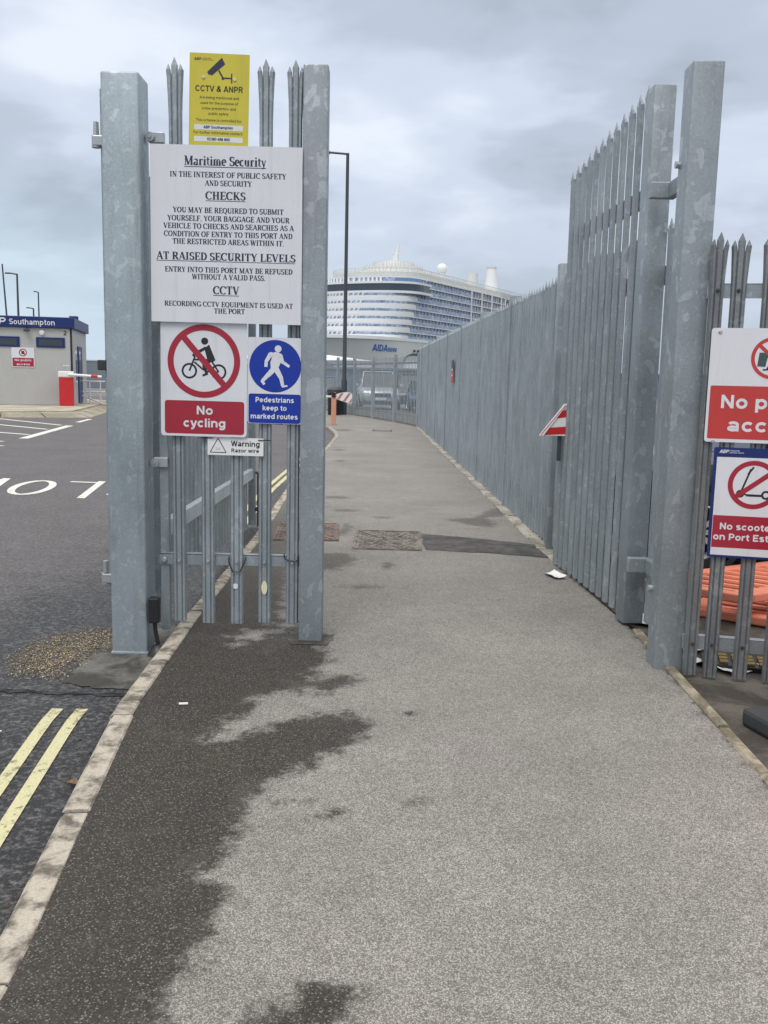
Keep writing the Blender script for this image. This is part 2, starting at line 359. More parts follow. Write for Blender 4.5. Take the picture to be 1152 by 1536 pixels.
def lathe(bm, prof, seg=24, mat=None, mi=0):
    rings = []; vs = []
    for r, z in prof:
        if r < 1e-6: q = [bm.verts.new((0, 0, z))]
        else: q = [bm.verts.new((r * math.cos(2 * math.pi * k / seg), r * math.sin(2 * math.pi * k / seg), z)) for k in range(seg)]
        rings.append(q); vs += q
    for a, b in zip(rings, rings[1:]):
        for k in range(seg):
            k2 = (k + 1) % seg
            if len(a) == 1 and len(b) == 1: continue
            if len(a) == 1: f = bm.faces.new((a[0], b[k2], b[k]))
            elif len(b) == 1: f = bm.faces.new((a[k], a[k2], b[0]))
            else: f = bm.faces.new((a[k], a[k2], b[k2], b[k]))
            f.material_index = mi
    if mat is not None: bmesh.ops.transform(bm, matrix=mat, verts=vs)
def prism(bm, pts, depth, mi=0, fn=None):
    """closed outline pts (x,z) in the plane y=0, extruded from y=0 to y=-depth (towards the viewer); fn maps (x,y,z)"""
    g = fn or (lambda x, y, z: (x, y, z))
    a = [bm.verts.new(g(x, 0, z)) for x, z in pts]; b = [bm.verts.new(g(x, -depth, z)) for x, z in pts]
    n = len(pts); fs = [bm.faces.new(b), bm.faces.new(a[::-1])]
    for i in range(n): fs.append(bm.faces.new((a[i], a[(i + 1) % n], b[(i + 1) % n], b[i])))
    for f in fs: f.material_index = mi
def rrect(cx, cz, w, h, r, n=5):
    o = []
    for sx, sz, a0 in ((1, 1, 0), (-1, 1, 90), (-1, -1, 180), (1, -1, 270)):
        for k in range(n + 1):
            a = R(a0 + 90 * k / n); o.append((cx + sx * (w / 2 - r) + r * math.cos(a), cz + sz * (h / 2 - r) + r * math.sin(a)))
    return o
def circ(cx, cz, r, n=40): return [(cx + r * math.cos(2 * math.pi * k / n), cz + r * math.sin(2 * math.pi * k / n)) for k in range(n)]
def ring_band(bm, cx, cz, ro, ri, depth, n=48, mi=0):
    for k in range(n):
        a, b = 2 * math.pi * k / n, 2 * math.pi * (k + 1) / n
        q = [(cx + ro * math.cos(a), cz + ro * math.sin(a)), (cx + ro * math.cos(b), cz + ro * math.sin(b)), (cx + ri * math.cos(b), cz + ri * math.sin(b)), (cx + ri * math.cos(a), cz + ri * math.sin(a))]
        f = bm.faces.new([bm.verts.new((x, -depth, z)) for x, z in q][::-1]); f.material_index = mi
def flat(bm, pts, depth, mi=0):
    f = bm.faces.new([bm.verts.new((x, -depth, z)) for x, z in pts]); f.material_index = mi
    if f.normal.y > 0 or True:
        f.normal_update()
        if f.normal.y > 0: f.normal_flip()
def bar(bm, p, q, w, depth, mi=0, w2=None):
    p, q = Vector(p), Vector(q); d = (q - p).normalized(); n = Vector((-d.y, d.x)); w2 = w if w2 is None else w2
    flat(bm, [tuple(p + n * w / 2), tuple(p - n * w / 2), tuple(q - n * w2 / 2), tuple(q + n * w2 / 2)], depth, mi)

# lettering: sans letters as even strokes
def sarc(cx, cy, rx, ry, a0, a1, n=14): return [(cx + rx * math.cos(R(a0 + (a1 - a0) * k / n)), cy + ry * math.sin(R(a0 + (a1 - a0) * k / n))) for k in range(n + 1)]
_ring = lambda x: sarc(x, .37, .215, .28, 0, 360, 22)
_s = lambda x, a, b: [(x, a), (x, b)]
SG = {
 'a': (.66, [sarc(.32, .50, .19, .15, 160, 0) + [(.51, .0)], sarc(.30, .215, .185, .12, 15, 345, 16)]), 'b': (.69, [_s(.13, 0, 1), _ring(.345)]), 'c': (.63, [sarc(.335, .37, .215, .28, 42, 318)]),
 'd': (.69, [_s(.55, 0, 1), _ring(.335)]), 'e': (.67, [[(.13, .36), (.54, .36)], sarc(.335, .37, .215, .28, -2, 315, 18)]), 'f': (.42, [[(.43, .91), (.34, .91), (.25, .86), (.23, .76), (.23, 0)], [(.05, .66), (.42, .66)]]),
 'g': (.69, [_ring(.335), [(.55, .74), (.55, .0)] + sarc(.33, -.02, .22, .165, 0, -155, 8)]), 'h': (.67, [_s(.13, 0, 1), sarc(.335, .47, .205, .18, 175, 0, 10) + [(.54, 0)]]), 'i': (.27, [_s(.135, 0, .74), _s(.135, .85, 1.0)]),
 'k': (.62, [_s(.13, 0, 1), [(.17, .30), (.50, .74)], [(.29, .46), (.54, 0)]]), 'l': (.27, [_s(.135, 0, 1)]),
 'm': (.99, [_s(.13, 0, .74), sarc(.315, .48, .18, .17, 175, 0, 10) + [(.495, 0)], sarc(.675, .48, .18, .17, 175, 0, 10) + [(.855, 0)]]), 'n': (.67, [_s(.13, 0, .74), sarc(.335, .47, .205, .18, 175, 0, 10) + [(.54, 0)]]),
 'o': (.67, [_ring(.335)]), 'p': (.69, [_s(.13, -.27, .74), _ring(.345)]), 'r': (.46, [_s(.13, 0, .74), sarc(.37, .40, .24, .25, 165, 78, 8)]),
 's': (.60, [sarc(.30, .535, .18, .115, 25, 270, 10) + sarc(.30, .215, .19, .125, 90, -155, 10)]), 't': (.42, [[(.2, .93), (.2, .2), (.25, .11), (.39, .09)], [(.04, .66), (.38, .66)]]),
 'u': (.67, [[(.13, .74), (.13, .28)] + sarc(.325, .27, .195, .18, 180, 350, 10), _s(.54, 0, .74)]), 'v': (.60, [[(.09, .74), (.305, .0)], [(.305, .0), (.52, .74)]]),
 'w': (.86, [[(.08, .74), (.25, 0)], [(.25, 0), (.43, .74)], [(.43, .74), (.61, 0)], [(.61, 0), (.78, .74)]]), 'y': (.60, [[(.09, .74), (.31, .03)], [(.53, .74), (.29, -.08), (.22, -.17), (.08, -.18)]]), 'z': (.56, [[(.06, .65), (.5, .65)], [(.45, .65), (.1, .09)], [(.05, .09), (.52, .09)]]),
 'A': (.74, [[(.08, 0), (.36, 1)], [(.38, 1), (.66, 0)], [(.2, .30), (.54, .30)]]), 'B': (.72, [_s(.14, 0, 1), [(.14, .905), (.38, .905)] + sarc(.38, .70, .18, .205, 90, -90, 8) + [(.14, .495)], [(.14, .495), (.40, .495)] + sarc(.40, .295, .20, .2, 90, -90, 8) + [(.14, .095)]]),
 'C': (.76, [sarc(.40, .5, .29, .41, 40, 320, 18)]), 'D': (.76, [_s(.14, 0, 1), [(.14, .905), (.34, .905)] + sarc(.34, .5, .29, .405, 90, -90, 14) + [(.14, .095)]]), 'E': (.67, [_s(.14, 0, 1), [(.14, .905), (.62, .905)], [(.14, .51), (.56, .51)], [(.14, .095), (.62, .095)]]),
 'H': (.76, [_s(.14, 0, 1), _s(.62, 0, 1), [(.14, .52), (.62, .52)]]), 'I': (.29, [_s(.145, 0, 1)]), 'L': (.62, [_s(.14, 0, 1), [(.14, .095), (.58, .095)]]), 'N': (.76, [_s(.14, 0, 1), [(.14, .94), (.62, .06)], _s(.62, 0, 1)]), 'O': (.80, [sarc(.40, .5, .30, .41, 0, 360, 26)]),
 'P': (.69, [_s(.14, 0, 1), [(.14, .905), (.36, .905)] + sarc(.36, .66, .21, .245, 90, -90, 10) + [(.14, .415)]]), 'R': (.74, [_s(.14, 0, 1), [(.14, .905), (.38, .905)] + sarc(.38, .69, .2, .215, 90, -90, 10) + [(.14, .475)], [(.40, .47), (.62, 0)]]),
 'S': (.69, [sarc(.345, .71, .225, .2, 25, 270, 12) + sarc(.345, .295, .24, .205, 90, -155, 12)]), 'T': (.66, [_s(.33, 0, 1), [(.03, .905), (.63, .905)]]), 'V': (.70, [[(.08, 1), (.35, 0)], [(.35, 0), (.62, 1)]]), 'W': (.98, [[(.07, 1), (.27, 0)], [(.27, 0), (.49, 1)], [(.49, 1), (.71, 0)], [(.71, 0), (.91, 1)]]),
 'F': (.62, [_s(.14, 0, 1), [(.14, .905), (.58, .905)], [(.14, .50), (.52, .50)]]), 'G': (.80, [sarc(.40, .5, .29, .41, 40, 330, 18), [(.66, .1), (.66, .46), (.42, .46)]]), '&': (.76, [[(.64, .04), (.24, .70)] + sarc(.35, .77, .14, .135, 200, -40, 10) + [(.2, .45)] + sarc(.29, .27, .19, .18, 130, 330, 10) + [(.62, .45)]]), ':': (.3, [_s(.15, 0, .16), _s(.15, .5, .66)]),
 '0': (.62, [sarc(.31, .5, .21, .41, 0, 360, 22)]), '2': (.62, [sarc(.30, .68, .2, .225, 165, -30, 10) + [(.12, .10)], [(.08, .095), (.55, .095)]]), '3': (.62, [sarc(.29, .70, .19, .205, 150, -90, 10), sarc(.29, .295, .21, .2, 90, -150, 10)]), '4': (.62, [_s(.42, 0, 1), [(.42, .97), (.06, .30)], [(.04, .27), (.57, .27)]]), '8': (.62, [sarc(.31, .715, .18, .19, 0, 360, 18), sarc(.31, .295, .21, .2, 0, 360, 18)]), ' ': (.30, []),
}
def text(bm, txt, x0, x1, base, cap, depth, bold=0.03, mi=0, fn=None, slant=0.0, w=None):
    wt = (w if w is not None else (.15 if bold < .02 else (.20 if bold < .04 else .215))) * cap
    tot = sum(SG[c][0] for c in txt); l0 = .05; s = (x1 - x0) / (tot - 2 * l0); pen = -l0; lift = 0
    for c in txt:
        cw, st = SG[c]
        for pts in st:
            lift = (lift + 1) % 9; d = depth + lift * 3e-5
            pp = [(x0 + (pen + x) * s + slant * y * cap, base + y * cap) for x, y in pts]
            stroke(bm, pp, wt, (lambda X, Z, l=lift: (lambda q: (q[0], q[1], q[2] + l * 2e-4))(fn(X, Z))) if fn else (lambda X, Z, d=d: (X, -d, Z)))
        pen += cw
# lettering: serif capitals as broad-pen strokes
def arc(cx, cy, rx, ry, a0, a1, n=12): return [(cx + rx * math.cos(R(a0 + (a1 - a0) * k / n)), cy + ry * math.sin(R(a0 + (a1 - a0) * k / n))) for k in range(n + 1)]
TK, TN = 0.20, 0.085
def S_(x, y0=0.0, y1=1.0, s0=True, s1=True):
    o = [([(x, y0), (x, y1)], TK)]
    if s0: o.append(([(x - 0.17, y0 + .028), (x + 0.17, y0 + .028)], 0.056))
    if s1: o.append(([(x - 0.17, y1 - .028), (x + 0.17, y1 - .028)], 0.056))
    return o
def sf(x, y, w=0.15): return [([(x - w, y), (x + w, y)], 0.056)]
GL = {
 'A': (0.78, [([(0.12, .03), (0.38, 1)], TN), ([(0.38, 1), (0.66, .03)], TK), ([(0.2, .33), (0.55, .33)], TN)] + sf(.1, .028, .11) + sf(.66, .028, .14)),
 'B': (0.70, S_(.2) + [([(.2, .96)] + arc(.38, .745, .2, .215, 90, -90) + [(.2, .53)], None), ([(.2, .53)] + arc(.40, .285, .22, .245, 90, -90) + [(.2, .04)], None)]),
 'C': (0.74, [(arc(.42, .5, .33, .47, 45, 315, 18), None), ([(.66, .97), (.66, .70)], TN)]),
 'D': (0.76, S_(.2) + [([(.2, .96)] + arc(.34, .5, .32, .46, 90, -90, 16) + [(.2, .04)], None)]),
 'E': (0.68, S_(.2) + [([(.2, .97), (.6, .97)], TN), ([(.2, .5), (.48, .5)], TN), ([(.2, .03), (.62, .03)], TN), ([(.6, .99), (.6, .76)], TN), ([(.63, .01), (.63, .27)], TN), ([(.48, .37), (.48, .63)], TN)]),
 'F': (0.63, S_(.2) + [([(.2, .97), (.58, .97)], TN), ([(.2, .5), (.46, .5)], TN), ([(.58, .99), (.58, .74)], TN), ([(.46, .38), (.46, .62)], TN)]),
 'G': (0.79, [(arc(.42, .5, .33, .47, 45, 330, 18), None), ([(.66, .97), (.66, .70)], TN), ([(.66, .05), (.66, .42)], TK)] + sf(.64, .42, .14)),
 'H': (0.82, S_(.2) + S_(.62) + [([(.2, .5), (.62, .5)], TN)]),
 'I': (0.42, S_(.2)),
 'K': (0.80, S_(.2) + [([(.28, .42), (.62, .97)], TN), ([(.36, .56), (.66, .03)], TK)] + sf(.62, .972, .13) + sf(.66, .028, .13)),
 'L': (0.66, S_(.2) + [([(.2, .03), (.6, .03)], TN), ([(.61, .01), (.61, .29)], TN)]),
 'M': (0.98, [([(.16, 0), (.16, 1)], TN), ([(.17, 1), (.47, .05)], TK), ([(.47, .05), (.76, 1)], TN), ([(.79, 0), (.79, 1)], TK)] + sf(.16, .028, .12) + sf(.79, .028) + sf(.13, .972, .12) + sf(.8, .972)),
 'N': (0.79, [([(.16, 0), (.16, 1)], TN), ([(.15, 1), (.62, .03)], TK), ([(.63, 0), (.63, 1)], TN)] + sf(.16, .028, .12) + sf(.12, .972, .12) + sf(.63, .972, .13)),
 'O': (0.80, [(arc(.4, .5, .31, .46, 0, 360, 26), None)]),
 'P': (0.67, S_(.2) + [([(.2, .96)] + arc(.38, .71, .22, .25, 90, -90) + [(.2, .46)], None)]),
 'Q': (0.80, [(arc(.4, .5, .31, .46, 0, 360, 26), None), ([(.4, .05), (.68, -.2)], .12)]),
 'R': (0.76, S_(.2) + [([(.2, .96)] + arc(.38, .73, .2, .23, 90, -90) + [(.2, .5)], None), ([(.4, .5), (.66, .02)], TK)] + sf(.7, .028, .08)),
 'S': (0.58, [(arc(.3, .73, .18, .23, 50, 260, 12) + arc(.29, .26, .21, .23, 100, -140, 12)[1:], None), ([(.49, .97), (.49, .72)], TN), ([(.09, .03), (.09, .29)], TN)]),
 'T': (0.70, S_(.35, s1=False) + [([(.06, .97), (.64, .97)], TN), ([(.07, .99), (.07, .73)], TN), ([(.63, .99), (.63, .73)], TN)]),
 'U': (0.79, S_(.2, .3, 1, s0=False) + [([(.2, .3)] + arc(.41, .29, .21, .26, 180, 360, 12), None), ([(.63, .25), (.63, 1)], TN)] + sf(.63, .972, .13)),
 'V': (0.76, [([(.13, 1), (.4, 0)], TK), ([(.4, 0), (.65, 1)], TN)] + sf(.13, .972, .14) + sf(.65, .972, .11)),
 'W': (1.04, [([(.12, 1), (.34, 0)], TK), ([(.34, 0), (.53, .9)], TN), ([(.5, 1), (.72, 0)], TK), ([(.72, 0), (.93, 1)], TN)] + sf(.14, .972, .13) + sf(.5, .972, .13) + sf(.92, .972, .1)),
 'Y': (0.74, [([(.12, 1), (.38, .45)], TK), ([(.38, .45), (.63, 1)], TN), ([(.38, 0), (.38, .48)], TK)] + sf(.38, .028) + sf(.12, .972, .13) + sf(.63, .972, .1)),
 '.': (0.28, [([(.07, .08), (.21, .08)], .15)]), ',': (0.28, [([(.07, .08), (.21, .08)], .15), ([(.18, .06), (.1, -.17)], .07)]), ' ': (0.30, []),
 'a': (0.54, [(arc(.26, .5, .14, .16, 150, 0, 8), None), ([(.4, .5), (.4, .04)], .14), (arc(.22, .17, .13, .15, 60, 360, 14), None), ([(.4, .04), (.5, .06)], TN)]),
 'r': (0.48, S_(.17, 0, .68, s1=False) + [(arc(.36, .5, .14, .15, 170, 50, 6), TN), ([(.38, .6), (.44, .56)], .13)]),
 'i': (0.32, S_(.16, 0, .68, s1=False) + [([(.08, .9), (.24, .9)], .16)]),
 't': (0.38, [([(.17, .88), (.17, .12)], .15), ([(.17, .12), (.22, .03), (.34, .1)], TN), ([(.03, .65), (.34, .65)], TN)]),
 'm': (0.90, S_(.16, 0, .68, s1=False) + S_(.44, 0, .5, s1=False) + S_(.72, 0, .5, s1=False) + [(arc(.31, .5, .13, .16, 180, 0, 8), TN), (arc(.59, .5, .13, .16, 180, 0, 8), TN)]),
 'e': (0.50, [([(.1, .36), (.41, .36)], TN), ([(.41, .36)] + arc(.25, .35, .17, .32, 10, 310, 14), None)]),
 'c': (0.48, [(arc(.26, .34, .19, .31, 50, 310, 14), None)]),
 'u': (0.60, S_(.15, .2, .67, s0=False, s1=False) + [(arc(.28, .2, .13, .17, 180, 350, 8), TN)] + S_(.43, 0, .67, s0=False, s1=False)),
 'y': (0.54, [([(.1, .67), (.28, .02)], .15), ([(.44, .67), (.26, -.1), (.16, -.22), (.06, -.2)], TN)] + sf(.1, .65, .11) + sf(.43, .65, .09)),
}
def stroke(bm, pts, w, fn):
    n = len(pts); P = [Vector(p) for p in pts]; L = []; Rr = []
    for i in range(n):
        d = P[min(i + 1, n - 1)] - P[max(i - 1, 0)]
        if d.length < 1e-9: d = Vector((1, 0))
        d.normalize(); ww = w if w is not None else TN + (TK - TN) * abs(d.y) ** 1.3
        nn = Vector((-d.y, d.x)) * ww / 2; L.append(bm.verts.new(fn(*(P[i] + nn)))); Rr.append(bm.verts.new(fn(*(P[i] - nn))))
    for i in range(n - 1):
        if (P[i + 1] - P[i]).length > 1e-6: bm.faces.new((L[i], Rr[i], Rr[i + 1], L[i + 1]))
def serif(bm, txt, x0, x1, base, cap, depth, underline=False):
    tot = sum(GL[c][0] for c in txt) - 0.06; s = (x1 - x0) / tot; pen = 0.0; lift = 0
    for c in txt:
        w, st = GL[c]
        for pts, ww in st:
            lift = (lift + 1) % 7; d = depth + lift * 3e-5
            stroke(bm, pts, ww, lambda x, y, p=pen, d=d: (x0 + (x + p - .03) * s, -d, base + y * cap))
        pen += w
    if underline: flat(bm, [(x0, base - cap * .12), (x1, base - cap * .12), (x1, base - cap * .20), (x0, base - cap * .20)], depth)

# ------------------------------------------------------------------ palisade pale
PROF = [(-.036, .021), (-.029, .003), (-.020, .003), (-.0145, .011), (-.010, .003), (.010, .003), (.0145, .011), (.020, .003), (.029, .003), (.036, .021)]
def add_pale(bm, H, z0=0.0, headed=True, fn=None):
    g = fn or (lambda x, y, z: (x, y, z)); T = 0.0035
    def ring(pr, z): return [g(x, y, z) for x, y in pr] , [g(x, y + T, z) for x, y in pr]
    def scaled(k): return [(x * (1 + (k - 1) * abs(x) / .034), y) for x, y in PROF]
    lv = [(z0, 1.0)] + ([(H - .30, 1.0), (H - .20, 1.08), (H - .093, 1.22)] if headed else [(H, 1.0)])
    F, B = [], []
    for z, k in lv:
        a, b = ring(scaled(k), z); F.append([bm.verts.new(p) for p in a]); B.append([bm.verts.new(p) for p in b])
    n = len(PROF)
    for i in range(len(lv) - 1):
        for j in range(n - 1):
            bm.faces.new((F[i][j], F[i][j + 1], F[i + 1][j + 1], F[i + 1][j])); bm.faces.new((B[i][j + 1], B[i][j], B[i + 1][j], B[i + 1][j + 1]))
        bm.faces.new((F[i][0], F[i + 1][0], B[i + 1][0], B[i][0])); bm.faces.new((F[i][-1], B[i][-1], B[i + 1][-1], F[i + 1][-1]))
    for j in range(n - 1): bm.faces.new((F[0][j + 1], F[0][j], B[0][j], B[0][j + 1]))
    if not headed:
        for j in range(n - 1): bm.faces.new((F[-1][j], F[-1][j + 1], B[-1][j + 1], B[-1][j]))
        return
    top = scaled(1.22)
    def prong(i0, i1, rings):
        pr = [list(range(i0, i1 + 1))]; cf = [F[-1][k] for k in range(i0, i1 + 1)]; cb = [B[-1][k] for k in range(i0, i1 + 1)]
        for pts, z in rings:
            nf = [bm.verts.new(g(x, y, z)) for x, y in pts]; nb_ = [bm.verts.new(g(x, y + T, z)) for x, y in pts]
            for j in range(len(cf) - 1):
                bm.faces.new((cf[j], cf[j + 1], nf[j + 1], nf[j])); bm.faces.new((cb[j + 1], cb[j], nb_[j], nb_[j + 1]))
            bm.faces.new((cf[0], nf[0], nb_[0], cb[0])); bm.faces.new((cf[-1], cb[-1], nb_[-1], nf[-1])); cf, cb = nf, nb_
        for j in range(len(cf) - 1): bm.faces.new((cf[j], cf[j + 1], cb[j + 1], cb[j]))
    def sub(i0, i1, ax, ay, k, sx=0.0, sy=0.0): return [(ax + (top[i][0] - ax) * k + sx, ay + (top[i][1] - ay) * k + sy) for i in range(i0, i1 + 1)]
    prong(3, 6, [(sub(3, 6, 0, .006, 1.12), H - .038), (sub(3, 6, 0, .006, .06), H)])
    prong(0, 3, [(sub(0, 3, -.034, .012, .92, -.0035, -.003), H - .062), (sub(0, 3, -.030, .012, .06, -.002, -.006), H - .034)])
    prong(6, 9, [(sub(6, 9, .034, .012, .92, .0035, -.003), H - .062), (sub(6, 9, .030, .012, .06, .002, -.006), H - .034)])
def pale_obj(name, H, z0, mat, parent, loc, rz=0.0, headed=True):
    bm = NBM(); add_pale(bm, H, z0, headed); o = link(name, bm, mat, parent); o.location = loc; o.rotation_euler = (0, 0, rz); return o
def dup(o, parent, loc, rz=None):
    c = o.copy(); COL.objects.link(c); c.parent = parent; c.location = loc
    if rz is not None: c.rotation_euler = (0, 0, rz)
    return c
def dup_tree(root, loc, rz, label=None):
    r = root.copy(); COL.objects.link(r); r.location = loc; r.rotation_euler = (0, 0, rz)
    if label: r['label'] = label
    for ch in list(root.children):
        c = ch.copy(); COL.objects.link(c); c.parent = r
        for g in ch.children: d = g.copy(); COL.objects.link(d); d.parent = c
    return r
def bolt(bm, x, y, z, r=.011, d=.012): lathe(bm, [(0, d), (r * .7, d), (r, d * .5), (r, 0)], 8, Matrix.Translation((x, y, z)) @ Matrix.Rotation(R(90), 4, 'X'))

# ================================================================== SETTING
def interp(tab, y):
    if y <= tab[0][0]: return tab[0][1]
    for (a, b), (c, d) in zip(tab, tab[1:]):
        if y <= c: return b + (d - b) * (y - a) / (c - a)
    return tab[-1][1]
XL = [(-2, -.78), (0.5, -.84), (2.2, -.905), (2.83, -.977), (3.97, -1.096), (5.57, -1.135), (8.6, -1.125), (10.7, -1.19), (12.6, -1.235), (16.5, -1.19), (19.4, -1.18), (22.5, -1.19), (24, -1.22), (25.2, -1.33), (26.5, -1.50), (28, -1.72), (29.0, -2.3), (29.8, -3.6), (31, -5.5), (46, -9)]
XR = [(-2, 1.40), (2, 1.455), (3.33, 1.487), (4.7, 1.515), (5.56, 1.535), (7.0, 1.475), (8.2, 1.42), (28.8, .945), (31.5, .22), (34, -.54), (36.3, -1.3), (39, -2.1), (46, -4.2)]
def sdf_poly(P, poly):
    poly = np.array(poly); d = np.full(len(P), 1e9); ins = np.zeros(len(P), bool); n = len(poly)
    for i in range(n):
        a, b = poly[i], poly[(i + 1) % n]; e = b - a; w = P - a
        t = np.clip((w @ e) / (e @ e), 0, 1); d = np.minimum(d, np.hypot(*(w - t[:, None] * e).T))
        c1 = (a[1] <= P[:, 1]) & (b[1] > P[:, 1]); c2 = (b[1] <= P[:, 1]) & (a[1] > P[:, 1]); cr = e[0] * w[:, 1] - e[1] * w[:, 0]
        ins ^= (c1 & (cr > 0)) | (c2 & (cr < 0))
    return np.where(ins, d, -d)
DAMP = [
 [(-1.4, 0.0), (-.62, 1.3), (-.50, 1.94), (-.46, 2.155), (-.40, 2.44), (-.50, 2.60), (-.43, 2.85), (-.44, 3.09), (-.33, 3.3), (-.18, 3.5), (-.05, 3.68), (-.02, 3.82), (-.09, 3.97), (-.17, 4.0), (-.36, 3.91), (-.50, 3.79), (-.70, 3.61), (-.67, 3.75), (-.56, 4.0), (-.58, 4.12), (-.43, 4.24), (-.40, 4.2), (-.28, 4.30), (-.32, 4.5), (-.25, 4.75), (-.33, 5.1), (-.42, 5.4), (-.62, 5.6), (-.66, 6.2), (-.72, 7.0), (-.78, 7.9), (-.9, 9.4), (-1.02, 10.8), (-1.08, 12.5), (-1.5, 12.5)],
 [(-.36, 1.7), (-.31, 1.93), (-.25, 2.03), (-.20, 2.09), (-.11, 2.12), (-.03, 2.09), (-.01, 1.96), (-.05, 1.8)],
 [(-.37, 4.22), (-.22, 4.20), (-.08, 4.42), (-.13, 4.53), (-.25, 4.48), (-.34, 4.40)],
 [(.62, 9.82), (.95, 9.35), (1.14, 9.3), (1.22, 9.6), (1.12, 9.95), (1.42, 10.2), (1.42, 11.0), (1.25, 10.7), (1.0, 10.0)],
 [(-.62, 7.0), (-.36, 7.05), (-.20, 7.45), (-.30, 7.75), (-.62, 7.75)], [(-.03, 7.1), (.07, 7.12), (.10, 7.38), (0, 7.4)],
 [(-.62, 8.5), (-.36, 8.6), (-.30, 9.2), (-.40, 9.4), (-.44, 8.9)]]
SPOTS = [(-.137, 6.5, .16, .07), (-.44, 10.3, .20, .12), (-.02, 9.85, .16, .09), (-.60, 11.4, .22, .14), (-.66, 13.7, .2, .16), (-.80, 16.4, .16, .3), (.138, 3.98, .06, .04), (-.06, 4.02, .04, .03), (-.265, 3.1, .07, .03), (-.153, 3.0, .06, .03), (.116, 3.1, .04, .03), (-.95, 18.9, .18, .3), (-1.2, 26.0, .3, .5), (.55, 10.9, .09, .06)]
LIGHT = [(-.759, 5.2, .12, .15), (-.80, 5.0, .08, .06), (-.64, 5.25, .05, .12), (-.55, 5.42, .16, .09)]
ys = list(np.arange(-1.0, 1.2, .1)) + list(np.arange(1.2, 5.6, .028)) + list(np.arange(5.6, 13, .08)) + list(np.arange(13, 46.1, .5))
NX = 96
gv = np.array([(interp(XL, y) + (interp(XR, y) - interp(XL, y)) * i / (NX - 1), y, 0.0) for y in ys for i in range(NX)])
P2 = gv[:, :2]
damp = np.full(len(P2), -1.0)
for pl in DAMP: damp = np.maximum(damp, sdf_poly(P2, pl))
for x, y, a, b_ in SPOTS: damp = np.maximum(damp, (1 - np.hypot((P2[:, 0] - x) / a, (P2[:, 1] - y) / b_)) * min(a, b_) * 1.0 - 0.01)
for x, y, a, b_ in LIGHT: damp = np.minimum(damp, -(1 - np.hypot((P2[:, 0] - x) / a, (P2[:, 1] - y) / b_)) * min(a, b_) * .8 + .05)
xr_ = np.array([interp(XR, y) for y in P2[:, 1]]); damp = np.maximum(damp, np.where(P2[:, 1] < 8.5, .0 - (xr_ - P2[:, 0]) * .8, -1))  # dark right-edge strip: grime and contact shading painted into the mask
damp = np.clip(damp, -.6, .25)
stren = np.where(P2[:, 1] < 5.3, 1.0, np.clip(1.0 - (P2[:, 1] - 5.3) * .11, .62, 1.0))
me = bpy.data.meshes.new('footpath'); q = []
for r in range(len(ys) - 1):
    for i in range(NX - 1): q.append((r * NX + i, r * NX + i + 1, (r + 1) * NX + i + 1, (r + 1) * NX + i))
me.from_pydata(gv.tolist(), [], q)
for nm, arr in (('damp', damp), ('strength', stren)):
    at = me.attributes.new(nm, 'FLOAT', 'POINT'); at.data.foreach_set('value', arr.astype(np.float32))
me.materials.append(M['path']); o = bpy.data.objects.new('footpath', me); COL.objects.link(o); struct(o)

# road (slightly lower than the path) with damp gutter
RZ = -.08
xs = list(np.arange(-60, -12, 4.0)) + list(np.arange(-12, -4, .5)) + list(np.arange(-4, .01, .08)); yr = list(np.arange(-3, 3, .25)) + list(np.arange(3, 13, .1)) + list(np.arange(13, 60.1, 1.5))
rv = np.array([(x, y, RZ) for y in yr for x in xs]); P3 = rv[:, :2]
xl3 = np.array([interp(XL, y) for y in P3[:, 1]]) - .1
dk = xl3 - P3[:, 0]
wet = np.clip(1.0 - np.abs(dk) / 2.6, 0, 1) * np.clip(1.25 - (P3[:, 1] - 4) / 7.5, .0, 1.0)
wet = np.where(P3[:, 1] < 4.42, np.clip(1.15 - dk * .12, .6, 1.2), wet + .16 * np.clip(1 - np.abs(P3[:, 1] - 4.9) / 2, 0, 1))
wet = np.maximum(wet, np.where((dk < .28) & (P3[:, 1] < 14), .75, 0))
nx = len(xs); q = []
for r in range(len(yr) - 1):
    for i in range(nx - 1):
        q.append((r * nx + i, r * nx + i + 1, (r + 1) * nx + i + 1, (r + 1) * nx + i))
me = bpy.data.meshes.new('road'); me.from_pydata(rv.tolist(), [], q)
at = me.attributes.new('damp', 'FLOAT', 'POINT'); at.data.foreach_set('value', wet.astype(np.float32))
me.materials.append(M['road']); o = bpy.data.objects.new('road', me); COL.objects.link(o); struct(o)

def ragged(pts, amp, step=.03):
    o = []
    for (a, b), (c, d) in zip(pts, pts[1:] + pts[:1]):
        n = max(1, int(math.hypot(c - a, d - b) / step))
        for k in range(n): o.append((a + (c - a) * k / n + random.uniform(-amp, amp), b + (d - b) * k / n + random.uniform(-amp, amp)))
    return o
def sheet(name, pts, z, mat):
    bm = NBM(); f = bm.faces.new([bm.verts.new((x, y, z)) for x, y in pts]); f.normal_update()
    if f.normal.z < 0: f.normal_flip()
    return struct(link(name, bm, mat))
sheet('ground', [(-2500, -300), (2500, -300), (2500, 235), (-2500, 235)], -.13, 'ground')
sheet('water', [(-2500, 235), (2500, 235), (2500, 3500), (-2500, 3500)], -.13, 'water')
# yard behind the fences on the right
bm = NBM(); XRE = [(y, x + .045) for y, x in XR if y <= 8.3]
pts = [(x, y) for y, x in XRE] + [(1.5, 8.3), (1.03, 28.8), (.3, 31.5), (-.46, 34), (-1.22, 36.3), (-4.1, 46), (40, 46), (40, -2)]
f = bm.faces.new([bm.verts.new((x, y, -.03)) for x, y in pts]); f.normal_update(); bmesh.ops.triangulate(bm, faces=[f])
for f in bm.faces:
    f.normal_update()
    if f.normal.z < 0: f.normal_flip()
struct(link('yard_ground', bm, 'soil'))

